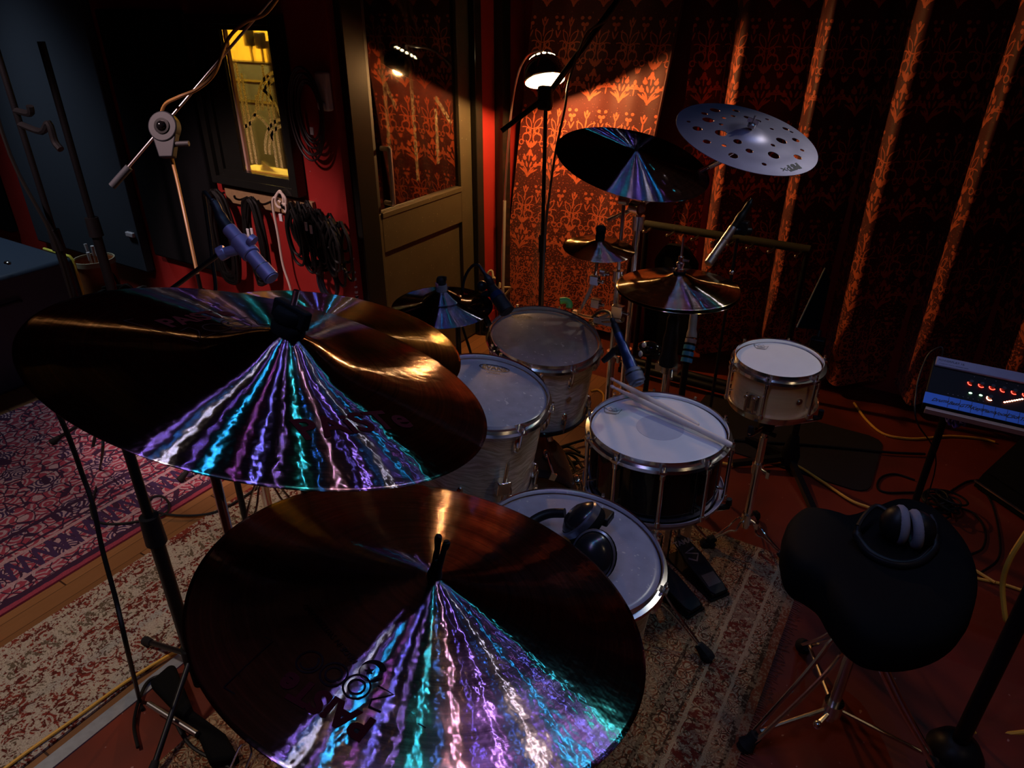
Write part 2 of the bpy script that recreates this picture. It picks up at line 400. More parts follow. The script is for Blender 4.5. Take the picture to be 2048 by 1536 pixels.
ROOT = {}
def rotz_to(n, p, xdir=None):
    z = V(n).normalized(); x = V(xdir) if xdir is not None else V((1, 0, 0)); x = (x-z*x.dot(z)).normalized(); y = z.cross(x)
    return Matrix(((x.x, y.x, z.x, p[0]), (x.y, y.y, z.y, p[1]), (x.z, y.z, z.z, p[2]), (0, 0, 0, 1)))
def thing(name, label, cat, loc=(0, 0, 0), group=None, T=None, kind=None):
    o = bpy.data.objects.new(name, None); o.empty_display_size = .05; COL.objects.link(o)
    o.matrix_world = T if T is not None else Matrix.Translation(V(loc)); ROOT[o.name] = o.matrix_world.copy()
    tag(o, label, cat, group, kind); return o
def tag(o, label=None, cat=None, group=None, kind=None):
    for k, v in (('label', label), ('category', cat), ('group', group), ('kind', kind)):
        if v: o[k] = v
    return o
def obj(name, mb, mat, parent=None, local=False, smooth=True, label=None, angle=40, bevel=0.0, origin=None):
    me = bpy.data.meshes.new(name); bmesh.ops.recalc_face_normals(mb.b, faces=mb.b.faces); mb.b.to_mesh(me); mb.b.free()
    o = bpy.data.objects.new(name, me); COL.objects.link(o)
    if parent is not None:
        T = ROOT[parent.name]; o.parent = parent; ROOT[o.name] = T
        if not local: me.transform(T.inverted())
        if parent.parent is not None or parent.type != 'EMPTY': pass
    elif origin is not None:
        T = Matrix.Translation(V(origin)); me.transform(T.inverted()); o.matrix_world = T; ROOT[o.name] = T
    else: ROOT[o.name] = Matrix()
    if smooth:
        me.polygons.foreach_set('use_smooth', [True]*len(me.polygons)); me.set_sharp_from_angle(angle=math.radians(angle))
    if bevel:
        md = o.modifiers.new('b', 'BEVEL'); md.width = bevel; md.segments = 2; md.limit_method = 'ANGLE'
    for m in (mat if isinstance(mat, (list, tuple)) else [mat]): me.materials.append(m)
    if label: o['label'] = label
    return o
def struct(name, mb, mat, **k): return tag(obj(name, mb, mat, smooth=False, **k), kind='structure')
_dg = None
def text_bm(txt, size, xf, shear=0.0, bold=0.0):
    cu = bpy.data.curves.new('t', 'FONT'); cu.body = txt; cu.size = size; cu.align_x = 'CENTER'; cu.align_y = 'CENTER'; cu.shear = shear; cu.offset = bold; cu.resolution_u = 3
    o = bpy.data.objects.new('t', cu); COL.objects.link(o); dg = bpy.context.evaluated_depsgraph_get(); dg.update()
    me = bpy.data.meshes.new_from_object(o.evaluated_get(dg)); bpy.data.objects.remove(o); bpy.data.curves.remove(cu)
    mb = MB(); mb.b.from_mesh(me); bpy.data.meshes.remove(me)
    bmesh.ops.triangulate(mb.b, faces=mb.b.faces)
    bmesh.ops.subdivide_edges(mb.b, edges=[e for e in mb.b.edges if e.calc_length() > size*.22], cuts=2)
    for v in mb.b.verts: v.co = xf(v.co.x, v.co.y)
    return mb
def strokes(polys, w, xf):
    """flat ribbons following 2-D polylines"""
    mb = MB()
    for P in polys:
        L = []; n = len(P)
        for i in range(n):
            a = P[max(i-1, 0)]; b = P[min(i+1, n-1)]; dx, dy = b[0]-a[0], b[1]-a[1]; l = math.hypot(dx, dy) or 1
            nx, ny = -dy/l*w/2, dx/l*w/2; L.append((mb.b.verts.new(xf(P[i][0]+nx, P[i][1]+ny)), mb.b.verts.new(xf(P[i][0]-nx, P[i][1]-ny))))
        for i in range(n-1): mb.b.faces.new((L[i][0], L[i][1], L[i+1][1], L[i+1][0]))
    return mb
def circ(cx, cy, r, n=28, a0=0, a1=2*PI): return [(cx+r*math.cos(a0+(a1-a0)*k/n), cy+r*math.sin(a0+(a1-a0)*k/n)) for k in range(n+1)]

# ================================================================== the room
XD, YW, YB = -2.107, 2.12, 3.55           # door wall, window wall, back wall behind the curtains
ZC = 2.75
struct('floor', MB().box((-6, -2.2, -.06), (3.0, YB+.1, 0)), M['floor'])
struct('ceiling', MB().box((-6, -2.2, ZC), (3.0, YB+.1, ZC+.06)), M['dark_ceiling'])
struct('wall_back', MB().box((XD, YB, 0), (3.0, YB+.1, ZC)), M['red'])
struct('wall_right', MB().box((2.9, -2.2, 0), (3.0, YB, ZC)), M['red'])
struct('wall_front', MB().box((-6, -2.2, 0), (2.9, -2.1, ZC)), M['red'])
struct('wall_left', MB().box((-6, -2.1, 0), (-5.9, YW, ZC)), M['red'])
wx0, wx1, wz0, wz1 = -2.695, -2.385, 1.0, 1.615      # window opening
mb = MB()
for a, b in (((-6, 0), (-2.845, ZC)), ((wx1, 0), (XD, ZC)), ((-2.845, 0), (wx1, wz0)), ((-2.845, wz1), (wx1, ZC))):
    mb.box((a[0], YW, a[1]), (b[0], YW+.09, b[1]))
struct('wall_window', mb, M['red'])
dy0, dy1, dz = 2.275, 3.04, 2.12                     # door opening
mb = MB().box((XD-.08, YW+.09, 0), (XD, dy0-.02, ZC)).box((XD-.08, dy1, 0), (XD, YB, ZC)).box((XD-.08, dy0, dz), (XD, dy1, ZC))
struct('wall_door', mb, M['red'])
# chipped paint on the corner edge
mb = MB()
for k in range(26):
    z = random.uniform(.2, .72); mb.box((XD-.006, YW-.004, z), (XD+.003, YW+.007, z+random.uniform(.004, .016)))
struct('trim_1', mb, plain('chipped plaster', (.55, .45, .42), .9))
# control room behind the window
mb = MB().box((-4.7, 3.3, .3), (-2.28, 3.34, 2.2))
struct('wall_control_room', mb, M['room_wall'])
mb = MB().box((-4.7, 2.22, .3), (-4.66, 3.3, 2.2)).box((-2.30, 2.22, .3), (-2.27, 3.3, 2.2)).box((-4.66, 2.22, .3), (-2.30, 3.3, .34)).box((-4.66, 2.22, 2.16), (-2.30, 3.3, 2.2))
struct('wall_control_room_shell', mb, M['room_dark'])
# window frame, glass, etched pattern
w = thing('window_1', None, None, (-2.6, YW, 1.3), kind='structure')
mb = MB()
def rect_frame(mb, x0, x1, z0, z1, wd, y0, y1):
    mb.box((x0, y0, z0), (x0+wd, y1, z1)).box((x1-wd, y0, z0), (x1, y1, z1)).box((x0+wd, y0, z1-wd), (x1-wd, y1, z1)).box((x0+wd, y0, z0), (x1-wd, y1, z0+wd))
rect_frame(mb, -2.885, -2.33, .955, 1.64, .035, YW-.055, YW-.001)
rect_frame(mb, -2.850, -2.36, .985, 1.62, .035, YW-.035, YW-.001); mb.box((-2.82, YW-.02, 1.01), (-2.70, YW-.001, 1.60)).box((wx1-.002, YW, wz0), (wx1+.002, YW+.088, wz1)).box((wx0, YW, wz1-.003), (wx1, YW+.088, wz1+.001))
obj('window_frame', mb, M['paint_black'], w, bevel=.006)
mb = MB().box((-2.70, YW-.001, 1.0), (-2.688, YW+.014, 1.61)); obj('inner_bead', mb, plain('pinkish bead', (.42, .25, .2), .6), w)
mb = MB().box((-2.84, YW+.018, wz0), (wx1, YW+.022, wz1)); obj('window_pane', mb, M['glass_window'], w, smooth=False)
P = []
for cx in (-2.66, -2.50):
    P += [[(cx-.015, 1.05), (cx-.012, 1.46)], [(cx+.015, 1.05), (cx+.012, 1.42)]]
P += [circ(-2.42, 1.10, .13, 20, PI*.5, PI), circ(-2.42, 1.10, .155, 20, PI*.5, PI), circ(-2.42, 1.28, .13, 20, PI*.5, PI), circ(-2.42, 1.28, .155, 20, PI*.5, PI),
      circ(-2.62, 1.16, .10, 20, 0, PI*.5), circ(-2.72, 1.34, .14, 20, -PI*.5, 0), circ(-2.60, 1.22, .16, 20, -.2, 1.2)]
obj('etched_pattern', strokes(P, .014, lambda x, z: V((x, YW+.016, z))), M['etched'], w, smooth=False)
# things in the control room
t = thing('monitor_shelf', 'dark wire shelf seen through the yellow lit window', 'shelf', (-3.570, 2.9, .34))
mb = MB()
for z in (1.17, 1.28, 1.38): mb.box((-3.770, 2.86, z), (-3.320, 2.94, z+.012))
obj('shelf_board', mb, M['black_metal'], t)
obj('upright', MB().box((-3.770, 2.88, .34), (-3.750, 2.92, 1.5)), M['black_metal'], t); obj('upright', MB().box((-3.340, 2.88, .34), (-3.320, 2.92, 1.5)), M['black_metal'], t)
t = thing('studio_microphone', 'black microphone silhouette against the yellow wall behind the window', 'microphone', (-3.480, 2.9, 1.392))
obj('mic_body', MB().box((-3.510, 2.88, 1.47), (-3.460, 2.92, 1.56)).box((-3.420, 2.88, 1.46), (-3.370, 2.92, 1.54)), M['black'], t, bevel=.006)
obj('mic_post', MB().cyl((-3.480, 2.9, 1.392), (-3.485, 2.9, 1.47), .007).cyl((-3.395, 2.9, 1.392), (-3.395, 2.9, 1.46), .007).tube([(-3.480, 2.9, 1.45), (-3.440, 2.9, 1.52), (-3.395, 2.9, 1.5)], .005), M['black'], t)
mb = MB().prism([(-.02, 0), (.09, .0), (-.02, .045)], 0, .002, rotz_to((0, -1, .4), (-2.68, YW+.075, 1.005), (1, 0, 0)))
tag(obj('paper_note', mb, plain('yellow lit paper', (.85, .75, .4), .8), smooth=False), 'small pale paper wedge on the window sill', 'paper')
tag(obj('window_sill', MB().box((-2.84, YW+.064, wz0-.02), (wx1, YW+.16, wz0+.004)), plain('pale sill', (.75, .62, .25), .6), smooth=False), kind='structure')

# door
d = thing('door_1', None, None, (XD, 2.64, 0), kind='structure')
mb = MB().box((XD-.08, dy0-.115, 0), (XD+.035, dy0, dz+.07)).box((XD-.08, dy1, 0), (XD+.03, dy1+.06, dz+.07)).box((XD-.08, dy0, dz), (XD+.035, dy1, dz+.07))
obj('door_jamb', mb, M['paint_black'], d, smooth=False, bevel=.004)
st, zr0, zr1 = .055, .77, .868                     # stile width, middle rail
mb = MB().box((XD-.045, dy0, 0.01), (XD-.002, dy0+st, .86)).box((XD-.045, dy1-.10, .01), (XD-.002, dy1, dz)).box((XD-.045, dy0+st, zr0-.09), (XD-.002, dy1-.10, zr1-.015))
mb.box((XD-.045, dy0+st, .01), (XD-.002, dy1-.10, .16)).box((XD-.045, dy0+st, dz-.11), (XD-.002, dy1-.10, dz)).box((XD-.04, dy0+st, .16), (XD-.022, dy1-.10, zr0-.09))
mb.box((XD-.03, dy0+st, zr1-.03), (XD+.004, dy1-.10, zr1-.005))
obj('door_leaf', mb, M['olive'], d, smooth=False, bevel=.003)
obj('lock_stile', MB().box((XD-.045, dy0, .86), (XD-.002, dy0+st, dz)), plain('dark shaded stile', (.018, .015, .010), .5), d, smooth=False, bevel=.003, label='upper edge by the handle, coloured dark for shade')  # upper stile coloured dark for the shade above the lamp's cutoff
gx = XD-.022
obj('door_pane', MB().box((gx-.002, dy0+st, zr1-.015), (gx+.002, dy1-.10, dz-.11)), M['glass_door'], d, smooth=False)
P = [[(2.44, .9), (2.43, 1.6)], [(2.62, .95), (2.60, 1.95)], [(2.78, 1.0), (2.78, 1.25)], circ(2.78, 1.68, .18, 20, 0, PI), circ(2.78, 1.68, .14, 20, PI*.9, PI*1.3), circ(2.45, 1.55, .17, 20, -1.2, 1.2),
     [(2.60, 1.7), (2.53, 1.95)], [(2.60, 1.7), (2.68, 1.95)], [(2.4, 1.45), (2.50, 1.28)], [(2.78, 1.3), (2.9, 1.17)]]
t0 = NT('faint etched line'); dfb = t0.n('ShaderNodeBsdfDiffuse'); dfb.inputs[0].default_value = (.50, .40, .24, 1); trb = t0.n('ShaderNodeBsdfTransparent'); mxx = t0.n('ShaderNodeMixShader')
t0.put(mxx.inputs[0], t0.noise(t0.pos(), 90, 2).ss(.35, .7)*.30); t0.t.links.new(trb.outputs[0], mxx.inputs[1]); t0.t.links.new(dfb.outputs[0], mxx.inputs[2]); t0.end(mxx.outputs[0])
obj('etched_pattern', strokes(P, .022, lambda y, z: V((gx+.003, y, z))), t0.m, d, smooth=False)
hy = 2.36
h = obj('door_handle', MB().tube([(XD-.002, hy, 1.135), (XD+.04, hy, 1.135), (XD+.045, hy, 1.12), (XD+.045, hy, .92), (XD+.04, hy, .905), (XD-.002, hy, .905)], .010, 10, 4), M['nickel'], d, label='satin metal pull handle')
obj('dark_corridor_sheet', MB().box((XD-.078, dy0, .01), (XD-.072, dy1, dz)), M['room_dark'], d, smooth=False)  # dark sheet standing in for the dark corridor behind the glass
struct('baseboard_door', MB().box((XD, dy1+.06, 0), (XD+.012, 3.30, .09)), M['red'])
struct('baseboard_window', MB().box((-5.9, YW-.014, 0), (XD-.01, YW, .10)), M['red'])
struct('trim_2', MB().box((XD, 3.255, 0), (XD+.05, 3.33, ZC)), M['paint_black'])
struct('trim_3', MB().box((-1.575, -1.2, 0), (-1.535, 1.05, .004)), M['strip_metal'])
tag(obj('motion_sensor', MB().box((XD-.12+.055, YW-.035, 1.31), (XD-.01, YW, 1.45)).box((XD-.058, YW-.045, 1.315), (XD-.016, YW-.03, 1.345)), M['white_plastic'], bevel=.008), 'small pale wall box above the red corner beside the door', 'wall box')
# dark cloth panels on the window wall
for x0, x1, z0, z1, m, lab in ((-3.50, -2.925, .50, 1.655, 'panel_black', 'tall black wall panel left of the control window'), (-4.72, -3.60, .38, 1.9, 'panel_blue', 'wide dark blue grey wall panel in the left corner'), (-5.85, -5.03, .38, 1.9, 'panel_black', 'black wall panel at the far left edge')):
    tag(obj('mounted_acoustic_panel', MB().box((x0, YW-.05, z0), (x1, YW-.002, z1)), M[m], bevel=.01), lab, 'wall panel', 'cloth panels on the red wall')
tag(obj('wall_switch', MB().box((-3.70, YW-.065, .575), (-3.635, YW-.045, .60)), M['white_plastic'], bevel=.004), 'small white switch on the edge of the blue grey panel', 'switch')

# rugs
def rug(name, lab, x0, x1, y0, y1, m, z=.008):
    mb = MB().box((x0, y0, .001), (x1, y1, z)); return tag(obj(name, mb, M[m], smooth=False), lab, 'rug')
rug('cream_rug', 'worn cream and red runner on the wooden boards beside the metal strip', -2.035, -1.60, -1.2, 2.02, 'rug_cream')
rug('persian_rug', 'pinkish red persian rug with navy scrolls at the left', -3.45, -2.17, -1.5, 1.85, 'rug_persian')
kr = thing('drum_rug', 'brown and cream persian rug with fringed edge under the drum kit', 'rug', (-.7, .8, 0))
obj('rug_field', MB().box((-1.32, -.6, .001), (-.085, 2.06, .009)), M['rug_kit'], kr, smooth=False)
mb = MB()
for k in range(300):
    y = -.6+2.66*k/300; l = random.uniform(.018, .034)
    for j in range(1): mb.tube([(-.086, y, .006), (-.070, y+random.uniform(-.004, .004), .004), (-.085+l, y+random.uniform(-.006, .006), .002)], .0012, 4, 1)
tag(obj('fringe', mb, plain('rug fringe', (.26, .07, .04), .9), kr), kind='stuff')
tag(obj('floor_mat', MB().prism([(x, y) for x, y in [(-.75, 2.62), (-.02, 2.60)]+[(-.02+.06*math.sin(a), 2.66-.06*math.cos(a)) for a in (0, .5, 1, 1.57)]+[(.04, 3.0)]+[(-.02+.06*math.cos(a), 3.0+.06*math.sin(a)) for a in (.3, .8, 1.57)]+[(-.75, 3.06)]], .001, .006), M['mat'], smooth=False), 'dark rounded floor mat on the red floor behind the small drum', 'mat')

# curtains
def curtain(name, lab, x0, x1, ybase, waves, z0=.06, z1=2.6, cat='curtain', slant=0.0):
    me = bpy.data.meshes.new(name); nx, nz = 260, 40; L = [0.0]; xs = [x0+(x1-x0)*i/nx for i in range(nx+1)]
    def yy(x, z):
        s = 0
        for A, lam, ph in waves: s += A*math.sin(2*PI*(x/lam)+ph+.25*math.sin(z*1.7))
        return ybase+s*(.75+.35*(1-(z-z0)/(z1-z0)))
    for i in range(nx): L.append(L[-1]+math.hypot(xs[i+1]-xs[i], yy(xs[i+1], 1)-yy(xs[i], 1)))
    vs, fs, uv = [], [], []
    for j in range(nz+1):
        z = z0+(z1-z0)*j/nz
        for i in range(nx+1): vs.append((xs[i]+slant*(z-1.0), yy(xs[i], z), z)); uv.append((L[i], z))
    for j in range(nz):
        for i in range(nx): a = j*(nx+1)+i; fs.append((a, a+1, a+nx+2, a+nx+1))
    me.from_pydata(vs, [], fs); ul = me.uv_layers.new(name='uv')
    for p in me.polygons:
        for li, vi in zip(p.loop_indices, p.vertices): ul.data[li].uv = uv[vi]
    me.polygons.foreach_set('use_smooth', [True]*len(me.polygons)); me.materials.append(M['damask'])
    o = bpy.data.objects.new(name, me); COL.objects.link(o); tag(o, lab, cat, 'red damask curtains along the back wall'); return o
c1 = curtain('damask_curtain', 'red damask curtain lit orange by the dome lamp', -2.03, -1.27, 3.36, [(.012, .40, .4), (.006, .17, 1.)], slant=.12)
hem = MB().tube([(-1.272+.12*(z-1.0), 3.352, z) for z in (.06, .7, 1.4, 2.0, 2.6)], .007, 6, 2)
c2 = curtain('damask_curtain', 'red damask curtain in deep shadowed folds on the right', -1.16, 2.85, 3.455, [(.085, .335, 2.2), (.030, .1675, 1.2), (.010, .13, .3)])
ROOT[c1.name] = Matrix(); obj('curtain_hem', hem, M['damask'], c1)

# ================================================================== cymbals
def prof_fn(prof, R):
    def h(r):
        q = min(max(r/R, 0), 1)
        for (a, ha), (b, hb) in zip(prof, prof[1:]):
            if q <= b:
                t = (q-a)/(b-a); t = t*t*(3-2*t)*.5+t*.5; return ha+(hb-ha)*t
        return prof[-1][1]
    return h
def smooth_prof(prof, R, n=44):
    h = prof_fn(prof, R); raw = [h(R*i/n) for i in range(n+1)]
    for _ in range(6): raw = [raw[0]]+[(raw[i-1]+2*raw[i]+raw[i+1])/4 for i in range(1, n)]+[raw[-1]]
    def hs(r):
        q = min(max(r/R, 0), 1)*n; i = min(int(q), n-1); f = q-i; return raw[i]*(1-f)+raw[i+1]*f
    return hs
BELL = [(0, .046), (.07, .045), (.13, .040), (.2, .031), (.28, .0215), (.38, .017), (.6, .0125), (.8, .0070), (1, 0)]
RIDE = [(0, .0345), (.05, .034), (.12, .0310), (.2, .028), (.35, .0228), (.55, .0155), (.78, .0075), (1, 0)]
FLAT = [(0, .036), (.05, .035), (.12, .031), (.2, .0265), (.4, .0205), (.7, .0105), (1, 0)]
SPL = [(0, .026), (.12, .025), (.22, .019), (.32, .0125), (.5, .009), (.8, .003), (1, 0)]
def cymbal(name, label, c, n, R, prof, mat, group=None, xdir=None, thick=.0013, hole=.006):
    T = rotz_to(n, c, xdir); t = thing(name, label, 'cymbal', T=T, group=group); h = smooth_prof(prof, R)
    k = 46; top = [(hole+(R-hole)*i/k, h(hole+(R-hole)*i/k)) for i in range(k+1)]
    P = top+[(R+.0004, -thick*.5)]+[(r, z-thick) for r, z in top[::-1]]
    o = obj('cymbal_plate', MB().lathe(P, 144, close=True), mat, t, local=True, angle=60)
    return t, h, T
def surf(h, lift=.0006): return lambda x, y: V((x, y, h(math.hypot(x, y))+lift))
def place(rr, az, up_out, h, lift=.0006, sx=1.0):
    """text frame on the plate: baseline tangent at azimuth az, radius rr; up_out True = letter tops point outwards. Letters follow the ring."""
    def f(x, y):
        if up_out: r = rr+y; a = az-x*sx/rr
        else: r = rr-y; a = az+x*sx/rr
        return V((r*math.cos(a), r*math.sin(a), h(r)+lift))
    return f
def straight(rr, az, up_out, h, lift=.0006):
    ca, sa = math.cos(az), math.sin(az)
    def f(x, y):
        r, t = (rr+y, -x) if up_out else (rr-y, x)
        X, Y = r*ca-t*sa, r*sa+t*ca; return V((X, Y, h(math.hypot(X, Y))+lift))
    return f
def local_of(T, px, py, h=0.0):
    n = T.to_3x3() @ V((0, 0, 1)); p = PP(px, py, T.to_translation()+n*h, n); return T.inverted() @ p
def az_of(T, px, py, h=0.01):
    q = local_of(T, px, py, h); return math.atan2(q.y, q.x), math.hypot(q.x, q.y)

# large crash on the left
t, h, T = cymbal('crash_cymbal', 'large bell-shaped bronze crash cymbal at the left with black felt and chrome rod', (-.611, .477, 1.305), (.19, .277, .942), .254, BELL, M['cym'])
a, r = az_of(T, 395, 640, .012); f = straight(r, a, True, h)
obj('printed_logo', text_bm('PAiSTe', .036, f, .0, .0012), M['print_red'], t, local=True, label='dark red maker name')
obj('printed_number', strokes([[(x-.040, -.033) if False else p for p in q] for x, q in ((0, [(-.052, -.024), (-.036, -.020), (-.036, -.034), (-.052, -.052), (-.030, -.052)]), (0, circ(-.012, -.038, .015)), (0, circ(.022, -.038, .017)), (0, circ(.022, -.038, .010)), (0, [(.045, -.024), (.062, -.022), (.060, -.036), (.045, -.052), (.066, -.052)]))], .0016, f), M['print_line'], t, local=True)
obj('printed_frame', strokes([[(-.078, .030), (.070, .030)], [(-.078, .030), (-.062, -.058)]], .0014, f), M['print_line'], t, local=True)
a, r = az_of(T, 712, 848, .012); f = straight(r, a, False, h)
obj('printed_logo', text_bm('PAiSTe', .047, f, .0, .0012), M['print_red'], t, local=True, label='dark red maker name')
mb = MB()
for k in range(2):
    mb.lathe([(.0, .043+k*.016), (.017, .043+k*.016), (.019, .047+k*.016), (.019, .055+k*.016), (.016, .0585+k*.016), (0, .0585+k*.016)], 10, Matrix.Rotation(.3*k, 4, 'Z') @ Matrix.Diagonal((1.15-.1*k, .95+.05*k, 1, 1)))
mb.box((-.026, -.006, .058), (.026, .006, .080))
ft = obj('cymbal_felt', mb, M['felt'], t, local=True, bevel=.003)
obj('threaded_rod', MB().cyl((0, 0, .045), (0, 0, .098), .0036, seg=10), M['chrome'], t, local=True)

# ride in front
t, h, T = cymbal('ride_cymbal', 'large bronze ride cymbal in front with forked black rubber sleeve', (-.385, .448, 1.082), (.125, .226, .966), .254, RIDE, M['cym_ride'])
a, r = az_of(T, 650, 1402, .012); f = straight(r, a, True, h)
obj('printed_logo', text_bm('PAiSTe', .033, f, .0, .0014), M['print_red'], t, local=True, label='dark red maker name')
f = straight(r-.029, a+.02, True, h)
P = [[(-.043, .010), (-.031, .011), (-.029, .004), (-.043, -.011), (-.026, -.011)], circ(-.010, 0, .0125), circ(-.010, 0, .0076), circ(.0155, 0, .0125), circ(.0155, 0, .0076), circ(.043, 0, .0120), circ(.043, 0, .0085, 16, .6, 4.2)]
obj('printed_number', strokes(P, .0018, f), M['print_line'], t, local=True)
f = straight(r-.055, a+.02, True, h)
cr = circ(-.013, .004, .0125, 30, .6+PI*1.0, .6+PI*2.75)
inn = circ(-.0105, .0065, .0098, 30, .6+PI*2.75, .6+PI*1.0)
mb = MB(); vv = [mb.b.verts.new(f(*p)) for p in cr]; ww = [mb.b.verts.new(f(*p)) for p in inn[::-1]]
for i in range(30): mb.b.faces.new((vv[i], vv[i+1], ww[i+1], ww[i]))
star = []
for k in range(11): rr = .0052 if k % 2 == 0 else .0022; star.append((-.010+rr*math.sin(k*PI/5), .006+rr*math.cos(k*PI/5)))
sv = [mb.b.verts.new(f(*p)) for p in star[:-1]]; mb.b.faces.new(sv)
obj('printed_crescent', mb, M['print_line'], t, local=True, label='dark crescent moon with star')
obj('printed_lines', text_bm('REINE SWITZ\nMADE IN SWISS', .0085, straight(r-.072, a, True, lambda q: h(q))), M['print_line'], t, local=True) if False else None
obj('printed_text', text_bm('MADE IN SWITZERLAND', .0085, straight(r-.058, a-.36, True, h)), M['print_line'], t, local=True)
P = [[(-.10, -.108), (.02, -.108)], [(-.085, .026), (-.085, -.050)], [(-.085, .026), (.10, .026)], [(.10, .026), (.10, -.02)]]
obj('printed_frame', strokes([[(-.088, -.03+.0*k), (.095, -.03)] for k in (0,)]+[[(-.080, .032), (.085, .032)], [(.085, .032), (.085, -.03)]], .0011, straight(r, a, True, h)), M['print_line'], t, local=True)
sl = obj('rubber_sleeve', MB().tube([(0, 0, 0.0320), (0, 0, 0.0460), (0, 0, 0.0580)], [.0085, .0068, .0062], 12, 4).tube([(-.0036, 0, 0.0540), (-.0042, 0, 0.0710), (-.0062, 0, 0.0820), (-.0048, 0, 0.0860)], [.0036, .0034, .0042, .003], 8, 4).tube([(.0036, 0, 0.0540), (.0042, 0, 0.0710), (.0058, 0, 0.0800), (.0048, 0, 0.0850)], [.0036, .0034, .0042, .003], 8, 4), M['rubber'], t, local=True, label='black forked rubber sleeve')

# brassy crash behind the big one
cymbal('crash_cymbal', 'golden brassy crash cymbal peeking out behind the larger left crash', (-.799, .71, 1.201), (.135, .15, .979), .23, RIDE, M['cym_brass'])
# upper dark crash
t4, h4, T4 = cymbal('crash_cymbal', 'dark crash cymbal tilted high before the orange lit curtain', (-.802, 1.98, 1.276), (.258, -.137, .956), .2285, FLAT, M['cym_dark'])
obj('cymbal_sleeve', MB().tube([(0, 0, .034), (0, 0, .052)], [.006, .004], 10, 3), M['rubber'], t4, local=True)
# effects cymbal with holes
T5 = rotz_to((.283, -.183, .941), (-.517, 2.102, 1.353)); h5 = smooth_prof([(0, .024), (.1, .0235), (.19, .020), (.27, .0120), (.4, .0095), (.7, .005), (1, 0)], .203)
t5 = thing('effects_cymbal', 'silvery effects cymbal with lilac light in its colour, pierced with round holes', 'cymbal', T=T5)
k = 46; top = [(.006+.197*i/k, h5(.006+.197*i/k)) for i in range(k+1)]
base = MB().lathe(top+[(.2034, -.0007)]+[(r, z-.0014) for r, z in top[::-1]], 128, close=True)
cut = MB()
HB = [(1430, 219, .0150), (1409, 226, .0095), (1416, 240, .0165), (1378, 241, .006), (1395, 256, .0135), (1447, 237, .0065), (1441, 251, .0065), (1441, 268, .017), (1414, 282, .011), (1448, 291, .0065),
      (1474, 286, .012), (1467, 310, .0135), (1498, 303, .0105), (1529, 327, .007), (1547, 311, .0165), (1545, 293, .007), (1562, 283, .016), (1596, 313, .012), (1605, 299, .0065), (1592, 279, .0115),
      (1543, 259, .0065), (1572, 256, .010), (1516, 242, .0095), (1472, 220, .0105), (1466, 233, .0075), (1535, 237, .0065), (1494, 235, .0105), (1584, 262, .006)]
for x, y, r in HB:
    q = local_of(T5, x, y, .006); rr = math.hypot(q.x, q.y)
    if rr < .062: q = q*(.062/rr)
    if rr+r > .196: q = q*((.196-r)/rr)
    cut.cyl((q.x, q.y, -.03), (q.x, q.y, .06), r, seg=24)
def raw_obj(mb):
    me = bpy.data.meshes.new('tmp'); bmesh.ops.recalc_face_normals(mb.b, faces=mb.b.faces); mb.b.to_mesh(me); mb.b.free(); o = bpy.data.objects.new('tmp', me); COL.objects.link(o); return o
bo, co = raw_obj(base), raw_obj(cut); md = bo.modifiers.new('x', 'BOOLEAN'); md.operation = 'DIFFERENCE'; md.object = co; md.solver = 'EXACT'; md.use_self = False
dg = bpy.context.evaluated_depsgraph_get(); dg.update(); nm = bpy.data.meshes.new_from_object(bo.evaluated_get(dg))
for o in (bo, co): bpy.data.objects.remove(o)
mb = MB(); mb.b.from_mesh(nm); obj('cymbal_plate', mb, M['cym_lilac_lit'], t5, local=True, angle=50)
a, r = az_of(T5, 1585, 336, .003)
obj('printed_logo', text_bm('PST', .030, straight(r-.004, a+.06, True, h5), .15, .0022), M['print_black'], t5, local=True, label='black printed letters')
obj('printed_mark', strokes([[(-.008, -.006), (.008, .006)], [(-.008, .006), (.008, -.006)]]+[circ(-.018, 0, .006, 12)], .003, straight(r, a-.17, True, h5)), M['print_black'], t5, local=True)
obj('wing_nut', MB().lathe([(0, .030), (.011, .030), (.011, .040), (.006, .043), (0, .043)], 14).cyl((0, 0, .04), (0, 0, .062), .003, seg=8).box((-.016, -.002, .041), (.016, .002, .053)), M['chrome_dark'], t5, local=True)
# splash
t6, h6, T6 = cymbal('splash_cymbal', 'tiny coppery splash cymbal with tall black felt below the upper crash', (-.797, 1.768, 1.073), (.07, -.04, .997), .1015, SPL, M['cym_brass'])
obj('cymbal_felt', MB().lathe([(0, .024), (.0125, .024), (.0135, .030), (.0125, .048), (.0140, .050), (.0140, .060), (.0115, .065), (.006, .067), (0, .067)], 16), M['felt'], t6, local=True)
a, r = az_of(T6, 1152, 500, .004); obj('printed_text', text_bm('2002', .012, straight(r, a, False, h6)), M['print_line'], t6, local=True)
